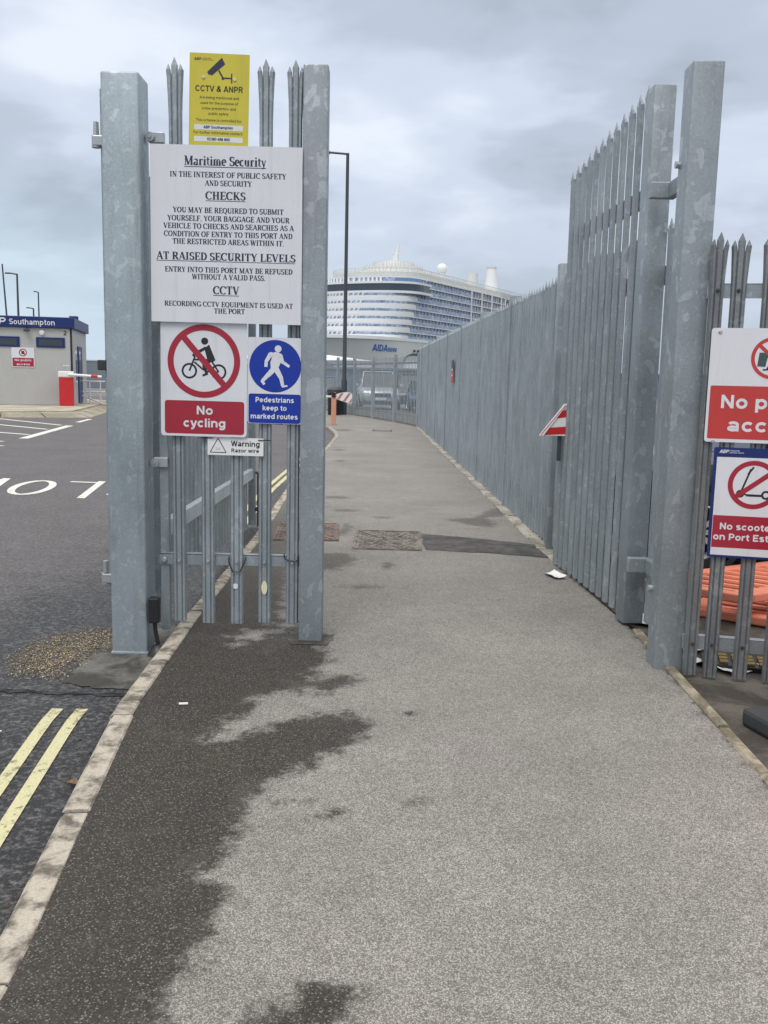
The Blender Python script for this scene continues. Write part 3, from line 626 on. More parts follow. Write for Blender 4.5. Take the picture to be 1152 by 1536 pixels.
# kerb stones on the left, edging on the right
def strip_stones(name, tab, off, w, ztop, zbot, ystart, yend, step, mat, bev):
    bm = NBM(); y = ystart; pts = []
    fine = np.arange(ystart, yend, .02); acc = 0; last = None; P = []
    for yy in fine:
        p = Vector((interp(tab, yy) + off, yy)); 
        if last is not None: acc += (p - last).length
        P.append((acc, p)); last = p
    s = 0.0; tot = acc
    def at_(s_):
        for (a, p), (b, q_) in zip(P, P[1:]):
            if b >= s_: return p.lerp(q_, (s_ - a) / max(b - a, 1e-6))
        return P[-1][1]
    while s < tot - .05:
        e = min(s + step * random.uniform(.96, 1.04), tot); g = .008
        ss = [s + g + (e - s - 2 * g) * t / 4 for t in range(5)]; dz = random.uniform(-.004, .004); dx = random.uniform(-.005, .005)
        L = []; 
        for t in ss:
            p = at_(t); d = (at_(min(t + .05, tot)) - at_(max(t - .05, 0))).normalized(); n = Vector((-d.y, d.x))
            c = p + n * dx
            L.append([c - n * 0.0, c + n * w])
        ring = []
        for a, b in L:
            prof = [(0, zbot), (0, ztop - bev), (bev * .5, ztop), (1 - .0, ztop)]
            n = (b - a).normalized()
            co = [(a, zbot), (a, ztop + dz - bev * .4), (a + n * bev * .4, ztop + dz), (b - n * bev, ztop + dz), (b, ztop + dz - bev), (b, zbot)]
            ring.append([bm.verts.new((c.x, c.y, z)) for c, z in co])
        for i in range(4):
            for j in range(5): bm.faces.new((ring[i][j], ring[i + 1][j], ring[i + 1][j + 1], ring[i][j + 1]))
        bm.faces.new(ring[0]); bm.faces.new(ring[-1][::-1])
        pa, pb = at_(max(e - .014, 0)), at_(min(e + .014, tot)); dd = (pb - pa).normalized() if (pb - pa).length > 1e-6 else Vector((0, 1)); nn = Vector((-dd.y, dd.x))
        f = bm.faces.new([bm.verts.new((q_.x, q_.y, ztop - .009)) for q_ in (pa + nn * .004, pa + nn * (w - .004), pb + nn * (w - .004), pb + nn * .004)]); f.material_index = 1; s = e
    return struct(link(name, bm, [mat, 'darkhole']))
strip_stones('kerb', XL, 0.0, .098, .006, -.1, -.6, 29.6, .915, 'kerb', .018)
strip_stones('path_edging', [(y, x) for y, x in XR], .048, .05, .012, -.05, -.6, 5.5, .9, 'edging', .008)
strip_stones('path_edging', [(y, x) for y, x in XR], .10, .13, .014, -.05, 7.45, 28.6, .9, 'stonestrip', .008)
sheet('trench_patch', ragged([(.36, 8.83), (.9, 8.62), (1.44, 8.34), (1.46, 7.72), (.9, 7.9), (.372, 7.99)], .012, .05), .004, 'trench')
sheet('concrete_pad', ragged([(-1.62, 4.52), (-1.45, 4.45), (-1.22, 4.44), (-1.24, 5.6), (-1.55, 5.5), (-1.62, 5.0)], .014), RZ + .004, 'pad')
sheet('post_footing', ragged([(-.52, 5.02), (-.30, 5.01), (-.27, 5.22), (-.55, 5.28)], .012), .003, 'pad')

sheet('patch_joint', ragged([(-4.2, 4.50), (-1.21, 4.37), (-1.21, 4.33), (-4.2, 4.455)], .012, .04), RZ + .003, 'darkroad')
# road markings
def offset_line(bm, off, w, y0, y1):
    prev = None; y = y0
    while y <= y1 + 1e-6:
        x = interp(XL, y) - .1 - off; a = bm.verts.new((x - w / 2, y, RZ + .004)); b = bm.verts.new((x + w / 2, y, RZ + .004))
        if prev: bm.faces.new((prev[0], prev[1], b, a))
        prev = (a, b); y += .15
for off in (.20, .315):
    bm = NBM(); offset_line(bm, off, .055, -.5, 4.15); struct(link('yellow_line', bm, 'yline'))
    bm = NBM(); offset_line(bm, off + .02, .065, 9.6, 22.0); struct(link('yellow_line', bm, 'yline'))
def road_poly(bm, pts): 
    f = bm.faces.new([bm.verts.new((x, y, RZ + .004)) for x, y in pts]); f.normal_update()
    if f.normal.z < 0: f.normal_flip()
bm = NBM()
def rl(p, q, w):
    p, q = Vector(p), Vector(q); n = (q - p).normalized(); n = Vector((-n.y, n.x)) * w / 2
    road_poly(bm, [p + n, q + n, q - n, p - n])
rl((-14.0, 31.0), (-9.4, 26.7), .16); rl((-13.3, 28.2), (-9.07, 24.7), .16); rl((-11.5, 24.2), (-8.72, 22.5), .16); rl((-9.5, 20.7), (-8.4, 20.2), .14); rl((-9.3, 19.4), (-7.9, 19.0), .14)
rl((-8.35, 21.2), (-9.12, 26.6), .22); rl((-9.5, 28.4), (-9.75, 30.4), .16)
struct(link('road_hatching', bm, 'wline'))
bm = NBM()
eu, ev = Vector((-.985, .10)), Vector((.155, -.985))
for ch, x0, y0, w in (('S', -3.33, 13.25, .56), ('L', -3.99, 13.20, .53), ('O', -4.63, 13.25, .57), ('W', -5.32, 13.3, .72)):
    p0 = Vector((x0, y0)); text(bm, ch, 0, w, 0, 1.85, 0, w=.058, fn=lambda X, Z, p0=p0: (*(p0 + eu * X + ev * Z), RZ + .004))
bmesh.ops.recalc_face_normals(bm, faces=bm.faces)
struct(link('road_lettering', bm, 'wline'))

# sandy gravel by the big post
bm = NBM()
gp = [(-1.93, 4.62), (-2.05, 4.95), (-2.0, 5.35), (-1.75, 5.55), (-1.5, 5.5), (-1.53, 5.1), (-1.62, 4.85), (-1.66, 4.55)]
cand = np.array([(random.uniform(-2.1, -1.45), random.uniform(4.5, 5.6)) for _ in range(9000)]); sdv = sdf_poly(cand, gp)
for (x, y), s in zip(cand, sdv):
    if s < -.03 or random.random() > .25 + max(s, 0) * 6: continue
    r = random.uniform(.002, .0055); a = random.uniform(0, 6.28)
    vs = [bm.verts.new((x + r * math.cos(a + k * 1.57) * random.uniform(.7, 1.2), y + r * math.sin(a + k * 1.57) * random.uniform(.7, 1.2), RZ + .003)) for k in range(4)]
    t = [bm.verts.new(v.co * 1.0 + Vector((0, 0, r * random.uniform(.5, 1.0))) + (Vector((x, y, RZ)) - v.co) * .35) for v in vs]
    bm.faces.new(t)
    for k in range(4): bm.faces.new((vs[k], vs[(k + 1) % 4], t[(k + 1) % 4], t[k]))
struct(link('gravel', bm, 'gravel'), 'stuff')
bm = NBM()
for _ in range(420):
    y = random.uniform(7.5, 20); x = interp(XR, y) + random.uniform(-.04, .12); r = random.uniform(.004, .016); a = random.uniform(0, 6.28)
    vs = [bm.verts.new((x + r * math.cos(a + k * 1.57), y + r * math.sin(a + k * 1.57), .006)) for k in range(4)]; tp = bm.verts.new((x, y, .006 + r))
    for k in range(4): bm.faces.new((vs[k], vs[(k + 1) % 4], tp))
struct(link('gravel', bm, 'gravel'), 'stuff')

bm = NBM()
for _ in range(520):
    if random.random() < .6: y = random.uniform(4.6, 8.6); x = interp(XR, y) + abs(random.gauss(0, .05)) - .015; z = .002 if x < interp(XR, y) else -.028
    else: y = random.uniform(2.2, 9.0); x = interp(XL, y) - .1 - abs(random.gauss(0, .05)); z = RZ + .002
    r = random.uniform(.003, .013); a = random.uniform(0, 6.28); c, s_ = math.cos(a) * r, math.sin(a) * r; k = random.uniform(.25, .7)
    q_ = [bm.verts.new((x + c, y + s_, z + random.uniform(.001, .006))), bm.verts.new((x - s_ * k, y + c * k, z)), bm.verts.new((x - c, y - s_, z + random.uniform(.001, .006))), bm.verts.new((x + s_ * k, y - c * k, z + .003))]
    bm.faces.new((q_[0], q_[1], q_[2])); bm.faces.new((q_[0], q_[2], q_[3]))
struct(link('leaf_debris', bm, 'debris'), 'stuff')
# ================================================================== GATE POSTS
t = thing('gate_post', 'thick speckled galvanised gate post standing on the road edge, left of the sign panel', 'post', (-1.417, 5.12, RZ), 0, 'gate posts')
bm = NBM(); box(bm, -.1, .1, -.1, .1, 0, 3.115, .012, 3); link('shaft', bm, 'post_spot', t, True)
bm = NBM(); box(bm, -.128, -.1015, -.02, .06, .35, 3.05, .003); link('stop_plate', bm, 'pale', t)
for z in (2.78, 1.61, .42):
    bm = NBM(); box(bm, -.165, -.101, -.045, .015, z - .025, z + .03, .006)
    if z != 1.61: lathe(bm, [(0, .10), (.014, .10), (.016, .03), (.024, .03), (.024, -.03), (0, -.03)], 10, Matrix.Translation((-.15, -.02, z)))
    link('hinge', bm, 'steel' if z != 1.61 else 'rubber', t)
bm = NBM(); box(bm, -.104, .104, -.105, .104, 0, .018, .004, 2); link('base_collar', bm, 'post_spot', t, True)

t = thing('gate_post', 'mid-width galvanised post between the sign panel and the open footpath', 'post', (-.406, 5.15, 0), 0, 'gate posts')
bm = NBM(); box(bm, -.066, .066, -.066, .066, 0, 3.11, .008, 3); link('shaft', bm, 'post', t, True)
bm = NBM(); lathe(bm, [(0, .014), (.012, .014), (.014, .0), (.02, 0)], 10, Matrix.Translation((-.066, -.02, 2.55)) @ Matrix.Rotation(R(-90), 4, 'Y')); link('bolt', bm, 'steel', t)

t = thing('gate_post', 'patchy galvanised square post with bracket arms at the right side of the path', 'post', (1.525, 4.79, -.03), 0, 'gate posts')
bm = NBM(); box(bm, -.076, .076, -.076, .076, 0, 3.08, .008, 3); link('shaft', bm, 'post', t, True)
for z in (2.62, .44):
    bm = NBM(); box(bm, -.045, .10, .66, .71, z - .045, z + .045, .006); box(bm, .055, .10, .077, .66, z - .045, z + .045, .006); b_ = link('bracket_arm', bm, 'pale', t)
    bm = NBM(); lathe(bm, [(0, .02), (.018, .02), (.018, -.02), (0, -.02)], 12, Matrix.Translation((-.078, .05, z)) @ Matrix.Rotation(R(90), 4, 'Y')); link('bolt', bm, 'steel', b_)

# ================================================================== SIGN PANEL (side gate)
PY = 5.13
t = thing('side_gate', 'narrow palisade side gate carrying the signs between two posts', 'gate', (0, PY, 0))
p0 = None
for i, x in enumerate((-1.155, -.988, -.828, -.668, -.513)):
    H = 3.16 if i in (0, 3, 4) else 2.62
    pale_obj('pale', 3.14, .095, 'pale', t, (x, -.012, 0)) if i == 0 else None
    if i == 0: p0 = t.children[-1] if t.children else None
p0 = [c for c in t.children][0]
for x in (-.992, -.83, -.672, -.515): dup(p0, t, (x, -.012, 0))
# the two pales behind the yellow sign end lower
bm = NBM(); add_pale(bm, 2.66, .085, False); low = link('pale', bm, 'pale', None)
ch = sorted(t.children, key=lambda c: c.location.x)
for c in ch[1:3]: c.data = low.data
bpy.data.objects.remove(low)
for z in (.45, 2.60):
    bm = NBM(); box(bm, -1.275, -.475, .018, .026, z - .03, z + .03); box(bm, -1.275, -.475, .018, .058, z + .027, z + .033)
    rl_ = link('rail', bm, 'pale', t)
    for x in (-1.155, -.992, -.83, -.672, -.515, -1.246):
        bm = NBM(); bolt(bm, x, -.011 if x > -1.2 else .016, z - .005, .009 if x > -1.2 else .017, .012); link('bolt', bm, 'steel', rl_)
bm = NBM(); box(bm, -1.270, -1.220, .028, .075, .03, 2.70, .003); link('stile', bm, 'pale', t)
for z in (2.74, 1.0):
    bm = NBM(); box(bm, -1.30, -1.22, .01, .05, z - .028, z + .028, .004)
    lathe(bm, [(0, .012), (.010, .012), (.011, .004), (.024, .004), (.024, -.03), (0, -.03)], 14, Matrix.Translation((-1.29, -.005, z)) @ Matrix.Rotation(R(90), 4, 'X'))
    link('hinge', bm, 'steel', t)
for x, z, w in ((-.672, .30, .017), ):
    bm = NBM(); prism(bm, [(x + w * math.cos(a) , z + .04 * math.sin(a)) for a in np.linspace(0, 2 * math.pi, 17)[:-1]], .003); o = link('sticker', bm, 'cream', None)
    o.location = (0, PY - .011, 0); tag(o, 'cream oval sticker on a gate pale near its foot', 'sticker')
bm = NBM(); prism(bm, rrect(-.835, .305, .026, .03, .008), .002); o = link('sticker', bm, 'white', None); o.location = (0, PY - .011, 0); tag(o, 'small worn pale sticker scrap left of the cream oval one', 'sticker')
# cable ties
for x, z, d, lb in ((-.83, .44, .05, 'black cable tie hanging in a loop round the middle pale'), (-.515, .463, .0, 'black cable tie wrapped round the pale beside the narrower post')):
    bm = NBM(); tube(bm, [(x - .048, PY + .02, z + .03 - d * .0), (x - .044, PY - .008, z + .01 - d * .2), (x - .02, PY - .02, z - d), (x + .02, PY - .02, z - d - (0.006 if d == 0 else 0)), (x + .044, PY - .008, z + .01 - d * .2), (x + .048, PY + .02, z + .03)], .004, 6)
    tag(link('cable_tie', bm, 'black'), lb, 'cable tie', 'cable ties on the side gate')
# black drop latch at the foot of the big post
t = thing('gate_holder', 'black plastic gate holder on a bent rod beside the thick post foot', 'gate holder', (-1.275, 5.02, RZ))
bm = NBM(); box(bm, -.028, .03, -.03, .03, .19, .335, .008); link('body', bm, 'black', t)
bm = NBM(); tube(bm, [(0, 0, .2), (.004, 0, .15), (.012, 0, .10), (.02, 0, .05)], .012, 8); link('rod', bm, 'black', t)
bm = NBM(); lathe(bm, [(0, .07), (.028, .06), (.05, .03), (.065, 0), (0, 0)], 14, Matrix.Translation((.02, 0, 0))); link('foot', bm, 'black', t, True)

# ---------------------------------------------------------------- signs on the panel
SY = 5.095
def sign_base(name, label, x, z, w, h, r, mat, y=SY, rz=0.0, cat='sign', th=.004):
    t = thing(name, label, cat, (x, y, z), rz); bm = NBM(); prism(bm, rrect(0, 0, w, h, r), th); link('panel', bm, mat, t); return t
# 1 white maritime notice
cx_, cz_ = -.8755, 2.230; w_, h_ = .806, .918
t = sign_base('notice_board', 'large white notice headed Maritime Security with black serif text', cx_, cz_, w_, h_, .004, 'white', 5.075)
t.rotation_euler = (0, R(.25), 0)
bm = NBM(); K = 826.0
for txt, a, b_, base, cap, ul in (
 ('Maritime Security', 423, 780, 85, 39, 1), ('IN THE INTEREST OF PUBLIC SAFETY', 360, 868, 135, 23, 0), ('AND SECURITY', 513, 718, 170, 23, 0), ('CHECKS', 516, 690, 228, 34, 1),
 ('YOU MAY BE REQUIRED TO SUBMIT', 372, 858, 285, 23, 0), ('YOURSELF, YOUR BAGGAGE AND YOUR', 348, 884, 320, 23, 0), ('VEHICLE TO CHECKS AND SEARCHES AS A', 330, 904, 353, 23, 0),
 ('CONDITION OF ENTRY TO THIS PORT AND', 332, 898, 387, 23, 0), ('THE RESTRICTED AREAS WITHIN IT.', 370, 862, 419, 23, 0), ('AT RAISED SECURITY LEVELS', 298, 912, 487, 33, 1),
 ('ENTRY INTO THIS PORT MAY BE REFUSED', 335, 900, 540, 23, 0), ('WITHOUT A VALID PASS.', 455, 780, 570, 23, 0), ('CCTV', 549, 664, 633, 35, 1),
 ('RECORDING CCTV EQUIPMENT IS USED AT', 332, 904, 688, 22, 0), ('THE PORT', 553, 690, 717, 22, 0)):
    serif(bm, txt, (a - 606) / K, (b_ - 606) / K, h_ / 2 - base / K, cap / K, .0045, ul)
link('lettering', bm, 'inkblue', t)
# 2 yellow CCTV notice
t = sign_base('cctv_sign', 'yellow camera warning sign standing above the white notice', -.915, 2.922, .314, .462, .004, 'yellow', 5.10)
t.rotation_euler = (0, R(1.2), 0)
K = 2818.0; ox, oz = -567.5, .231
def yx(x): return (x + ox) / K
bm = NBM(); text(bm, 'CCTV & ANPR', yx(215), yx(918), oz - .190, .030, .0046, .035)
for txt, a, b_, base in (('Are being monitored and', 280, 862, .226), ('used for the purpose of', 290, 850, .253), ('crime prevention and', 315, 820, .280), ('public safety', 415, 710, .306), ('This scheme is controlled by:', 230, 910, .339), ('For further information contact:', 195, 930, .402)):
    text(bm, txt, yx(a), yx(b_), oz - base, .0135, .0046, .01)
link('lettering', bm, 'inky', t)
bm = NBM(); flat(bm, [(yx(205), oz - .355), (yx(930), oz - .355), (yx(930), oz - .382), (yx(205), oz - .382)], .0043); flat(bm, [(yx(205), oz - .415), (yx(930), oz - .415), (yx(930), oz - .441), (yx(205), oz - .441)], .0043); link('white_strip', bm, 'white', t)
bm = NBM(); text(bm, 'ABP Southampton', yx(345), yx(780), oz - .375, .0145, .005, .02); text(bm, '02380 488 800', yx(400), yx(735), oz - .435, .0145, .005, .02)
text(bm, 'ABP', yx(190), yx(290), oz - .036, .013, .0046, .06, slant=.25); text(bm, 'ASSOCIATED', yx(312), yx(440), oz - .028, .004, .0046); text(bm, 'BRITISH PORTS', yx(312), yx(470), oz - .036, .004, .0046)
def yp(x, y): return (yx(x), oz - (y - 137) / K + (x - 567) * 0.0867 / K)
flat(bm, [yp(385, 385), yp(600, 195), yp(650, 290), yp(455, 440), yp(430, 420), yp(415, 432)], .0046)
bar(bm, yp(555, 370), yp(620, 480), .0085, .0047); flat(bm, circ(*yp(620, 487), .0075, 14), .0048); bar(bm, yp(620, 482), yp(745, 492), .007, .0049); bar(bm, yp(748, 425), yp(750, 560), .006, .005)
link('symbol', bm, 'inkblue', t)
for x, y in ((335, 455), (795, 515)):
    bm = NBM(); bolt(bm, yp(x, y)[0], -.004, yp(x, y)[1], .010, .004); link('screw_cap', bm, 'brass', t)
# 3 no cycling
t = sign_base('no_cycling_sign', 'white and red No cycling sign with crossed-out cyclist', -1.003, 1.467, .473, .624, .018, 'white', SY)
t.rotation_euler = (0, R(.35), 0)
K = 1385.0
def cx2(x, y): return ((x - 355) / K, .312 - (y - 37) / K)
bm = NBM(); d = .0045
c = cx2(355, 333)
ring_band(bm, *cx2(245, 407), 59 / K, 44 / K, d, 28); ring_band(bm, *cx2(467, 411), 59 / K, 44 / K, d, 28)
flat(bm, circ(*cx2(361, 183), 27 / K, 20), d)
flat(bm, [cx2(358, 236), cx2(395, 208), cx2(443, 322), cx2(425, 338), cx2(385, 335)], d)
bar(bm, cx2(372, 232), cx2(318, 262), 22 / K, d + .0001); bar(bm, cx2(322, 258), cx2(300, 300), 18 / K, d + .0002)
bar(bm, cx2(245, 407), cx2(288, 300), 13 / K, d + .0001); bar(bm, cx2(288, 300), cx2(270, 283), 18 / K, d + .0002); bar(bm, cx2(283, 322), cx2(400, 322), 13 / K, d + .0003)
bar(bm, cx2(283, 340), cx2(355, 400), 13 / K, d + .0002); bar(bm, cx2(410, 325), cx2(467, 411), 13 / K, d + .0002); bar(bm, cx2(370, 410), cx2(467, 411), 11 / K, d + .00015)
bar(bm, cx2(405, 325), cx2(350, 370), 26 / K, d + .0004); bar(bm, cx2(352, 365), cx2(378, 425), 22 / K, d + .0005); bar(bm, cx2(345, 440), cx2(385, 425), 16 / K, d + .0004)
link('symbol', bm, 'ink', t)
bm = NBM(); ring_band(bm, *c, 275 / K, 229 / K, .0052, 56)
a0 = math.atan2(1, -1); u = Vector((math.cos(R(131)), math.sin(R(131)))); bar(bm, Vector(c) + u * 240 / K, Vector(c) - u * 240 / K, 46 / K, .0053)
flat(bm, rrect(*cx2(360, 757), 606 / K, 252 / K, 22 / K), .0046); link('red_panel', bm, 'red', t)
bm = NBM(); text(bm, 'No', cx2(300, 0)[0], cx2(423, 0)[0], cx2(0, 735)[1], 66 / K, .0052, .045); text(bm, 'cycling', cx2(200, 0)[0], cx2(520, 0)[0], cx2(0, 831)[1], 66 / K, .0052, .045)
link('lettering', bm, 'white', t)
# 4 pedestrians
t = sign_base('pedestrian_sign', 'blue Pedestrians keep to marked routes sign beside the no cycling sign', -.612, 1.467, .305, .468, .014, 'white', SY + .005)
t.rotation_euler = (0, R(.35), 0)
def px2(x, y): return ((x - 897) / K, .234 - (y - 155) / K)
bm = NBM(); flat(bm, circ(*px2(895, 369), 197 / K, 56), .0045); flat(bm, rrect(*px2(893, 689), 397 / K, 222 / K, 16 / K), .0045); link('blue_panel', bm, 'blue', t)
bm = NBM(); d = .0052
flat(bm, circ(*px2(916, 238), 26 / K, 20), d); flat(bm, [px2(x, y) for x, y in ((862, 275), (893, 262), (925, 266), (946, 300), (935, 345), (920, 378), (918, 400), (880, 400), (862, 392), (858, 340), (868, 312))], d)
for i, (a, b_, w1, w2) in enumerate((((862, 275), (826, 335), 34, 26), ((828, 330), (824, 375), 26, 24), ((932, 285), (952, 340), 34, 24), ((950, 335), (1003, 370), 24, 20), ((885, 388), (840, 440), 44, 34), ((846, 430), (795, 485), 34, 24), ((793, 478), (815, 508), 22, 18), ((902, 388), (940, 455), 44, 32), ((938, 445), (955, 518), 32, 24), ((948, 520), (990, 514), 16, 12))):
    bar(bm, px2(*a), px2(*b_), w1 / K, d + .0001 * (i + 1), w2=w2 / K)
for i, (x, y, r) in enumerate(((828, 333, 13), (950, 338, 12), (843, 435, 17), (939, 450, 16), (864, 280, 17), (931, 288, 16))): flat(bm, circ(*px2(x, y), r / K, 12), d + .0012 + i * 1e-5)
link('symbol', bm, 'white', t)
bm = NBM(); text(bm, 'Pedestrians', px2(748, 0)[0], px2(1040, 0)[0], px2(0, 642)[1], 39 / K, .0052, .03); text(bm, 'keep to', px2(802, 0)[0], px2(985, 0)[0], px2(0, 703)[1], 39 / K, .0052, .03); text(bm, 'marked routes', px2(712, 0)[0], px2(1070, 0)[0], px2(0, 767)[1], 39 / K, .0052, .03)
link('lettering', bm, 'white', t)
# 5 razor wire tag
t = sign_base('razor_wire_sign', 'small white Warning Razor wire tag hung below the no cycling sign', -.832, 1.101, .310, .098, .003, 'whiteplain', SY + .012)
t.rotation_euler = (0, R(.4), 0)
def rx2(x, y): return ((x - 592) / K, .0475 - (y - 905) / K)
bm = NBM(); tri = [rx2(458, 908), rx2(397, 1018), rx2(520, 1018)]
for i in range(3): bar(bm, tri[i], tri[(i + 1) % 3], 6 / K, .0045 + i * .0001)
text(bm, 'Warning', rx2(560, 0)[0], rx2(778, 0)[0], rx2(0, 968)[1], 42 / K, .0045, .03); text(bm, 'Razor wire', rx2(560, 0)[0], rx2(773, 0)[0], rx2(0, 1014)[1], 29 / K, .0045, .02)
for z in (985, 995): bar(bm, rx2(438, z), rx2(478, z), 1.6 / K, .0045)
link('lettering', bm, 'ink', t)
bm = NBM(); box(bm, -.205, -.125, -.008, -.004, .042, .046); box(bm, .125, .195, -.008, -.004, .037, .042); link('tie', bm, 'black', t)

# ================================================================== ROAD GATE LEAF behind the panel (swung open along the kerb)
t = thing('road_gate', 'palisade road gate leaf swung open along the kerb behind the sign panel', 'gate', (-1.39, 5.5, 0), R(90.5))
first = None
for k in range(26):
    x = .08 + k * .15
    if first is None: first = pale_obj('pale', 2.62, .08, 'pale', t, (x, -.02, 0), 0); first.rotation_euler = (0, 0, 0)
    else: dup(first, t, (x, -.02, .08 - .0085 * k))
for z0, z1 in ((.555, .49), (2.35, 2.3)):
    bm = NBM(); v = box(bm, -.02, 3.95, -.075, -.022, z0 - .05, z0 + .05, .003)
    for q in bm.verts: q.co.z += (z1 - z0) * q.co.x / 3.9
    link('rail', bm, 'skylit_galv', t)
bm = NBM(); box(bm, 3.90, 3.98, -.09, -.02, -.04, 2.5, .004); link('stile', bm, 'pale', t)
bm = NBM(); box(bm, -.06, .0, -.07, -.01, .18, 2.6, .004); link('stile', bm, 'pale', t)
bm = NBM(); tube(bm, [(3.93, -.12, -.06), (3.93, -.12, .5)], .012, 8); tube(bm, [(3.93, -.12, .5), (3.93, -.06, .5)], .012, 8); box(bm, 3.90, 3.96, -.14, -.09, .10, .14); link('drop_bolt', bm, 'lampgrey', t)

# ================================================================== PATH GATE LEAF on the right
a, b_ = Vector((1.52, 5.72)), Vector((1.395, 7.42)); L = (b_ - a).length; rz = math.atan2(b_.y - a.y, b_.x - a.x)
t = thing('path_gate', 'tall palisade pedestrian gate leaf swung open against the right fence', 'gate', (a.x, a.y, 0), rz)
first = pale_obj('pale', 3.13, .03, 'pale', t, (.07, .0, 0), 0.0); first.rotation_euler = (0, 0, math.pi)
for k in range(1, 12):
    c_ = dup(first, t, (.07 + k * .148, 0, 0)); c_.scale = (1, 1, 1.04 - .0045 * k)
first.scale = (1, 1, 1.04)
for z in (2.62, .42):
    bm = NBM(); box(bm, 0, L, -.075, -.027, z - .05, z + .05, .003); rl_ = link('rail', bm, 'pale', t)
    bm = NBM()
    for k in range(12): bolt(bm, .07 + k * .148, 0, 0)
    bmesh.ops.transform(bm, matrix=Matrix.Translation((0, .0, z)) @ Matrix.Rotation(math.pi, 4, 'Z'), verts=bm.verts) if False else None
    bm.free()
bm = NBM(); box(bm, -.14, .0, -.10, .03, .015, 3.20, .006, 2); link('stile', bm, 'post', t, True)
bm = NBM(); box(bm, L - .03, L + .02, -.075, -.025, .03, 2.9, .004); link('stile', bm, 'pale', t)

# red and white end marker on that gate
t = thing('end_marker', 'red and white striped triangular marker fixed on the open gate edge', 'marker', (1.37, 7.27, 1.075))
bm = NBM()
prism(bm, [(-.16, .0), (.05, -.0), (.05, .25), (.03, .25)], .02)
link('plate', bm, 'whiteplain', t)
bm = NBM()
def mk(z0, z1):
    def xl(z): return -.13 + (z / .25) * .165
    flat(bm, [(xl(z0) + .004, z0), (.048, z0 + .012), (.048, z1 + .012), (xl(z1) + .004, z1)], .0215)
mk(.003, .062); mk(.135, .195)
link('stripe', bm, 'red_box', t)
bm = NBM(); bm.faces.new([bm.verts.new(p) for p in ((-.165, -.022, .0), (-.132, -.03, .0), (.045, -.03, .25), (.022, -.022, .25))])
r_ = bmesh.ops.extrude_face_region(bm, geom=list(bm.faces)); bmesh.ops.translate(bm, vec=(0, .006, 0), verts=[v for v in r_['geom'] if isinstance(v, bmesh.types.BMVert)]); link('fold', bm, 'whiteplain', t)
bm = NBM(); bm.faces.new([bm.verts.new(p) for p in ((-.155, -.0295, .008), (-.148, -.0315, .008), (.035, -.0325, .245), (.029, -.0295, .245))]); link('stripe', bm, 'redl', t)
bm = NBM(); box(bm, -.012, .02, .005, .03, -.20, .2, .003); link('mounting_strap', bm, 'lampgrey', t)

# ================================================================== LONG FENCE
fa, fb, fc = Vector((1.49, 8.15)), Vector((.985, 28.8)), Vector((1.63, 4.92)); fl = (fb - fa).length; rz = math.atan2(fb.y - fa.y, fb.x - fa.x)
t = thing('palisade_fence', 'long grey palisade fence running along the right side of the path', 'fence', (fa.x, fa.y, 0), rz, 'palisade fences')
first = pale_obj('pale', 2.42, .03, 'fence', t, (.13, .0, 0), math.pi)
n_p = int(fl / .15); posts = [2.75 * k for k in range(8)]; cnt = 1
dc = fc - fa; rc = math.atan2(dc.y, dc.x) - rz; lc = dc.length
for k in range(int(lc / .15)):
    q_ = .13 + k * .15; dup(first, t, (q_ * math.cos(rc), q_ * math.sin(rc), .02), rc); cnt += 1
stuff = NBM()
for k in range(1, n_p):
    x = .13 + k * .15
    if cnt < 100: dup(first, t, (x, 0, random.uniform(-.008, .008)), math.pi + random.uniform(-.03, .03)); cnt += 1
    else:
        dz = random.uniform(-.008, .008)
        add_pale(stuff, 2.42 + dz, .03, True, fn=lambda px, py, pz, x=x: (x - px, -py, pz))
o = link('pale', stuff, 'fence', t); o['kind'] = 'stuff'
for i, x in enumerate(posts):
    bm = NBM()
    if i == 0: box(bm, x - .05, x + .05, -.08, .03, 0, 2.50, .006, 2); link('post', bm, 'post', t, True)
    else: box(bm, x - .022, x + .022, -.12, .018, 0, 2.47, .004); link('post', bm, 'fence', t)
for z in (2.14, .35):
    bm = NBM(); box(bm, 0.06, fl, -.085, -.03, z - .05, z + .05, .003); link('rail', bm, 'fence', t)
    bm = NBM(); box(bm, .06, lc, .03, .085, z - .05, z + .05, .003); o = link('rail', bm, 'fence', t); o.rotation_euler = (0, 0, rc)
# little notice on it
s_ = 9.35; p = fa + (fb - fa) * (s_ / fl)
t = thing('fence_notice', 'small dark and red notice fixed on the long fence', 'sign', (p.x - .012, p.y, 1.64), rz)
bm = NBM(); box(bm, -.17, .17, 0.02, .028, -.0, .21); link('panel', bm, 'black', t)
bm = NBM(); box(bm, -.17, .17, .021, .029, -.21, -.002); link('red_panel', bm, 'redl', t)
bm = NBM(); box(bm, -.12, .12, .0285, .0295, .01, .05); box(bm, -.12, .12, .0295, .0302, -.09, -.06); link('lettering', bm, 'white', t)

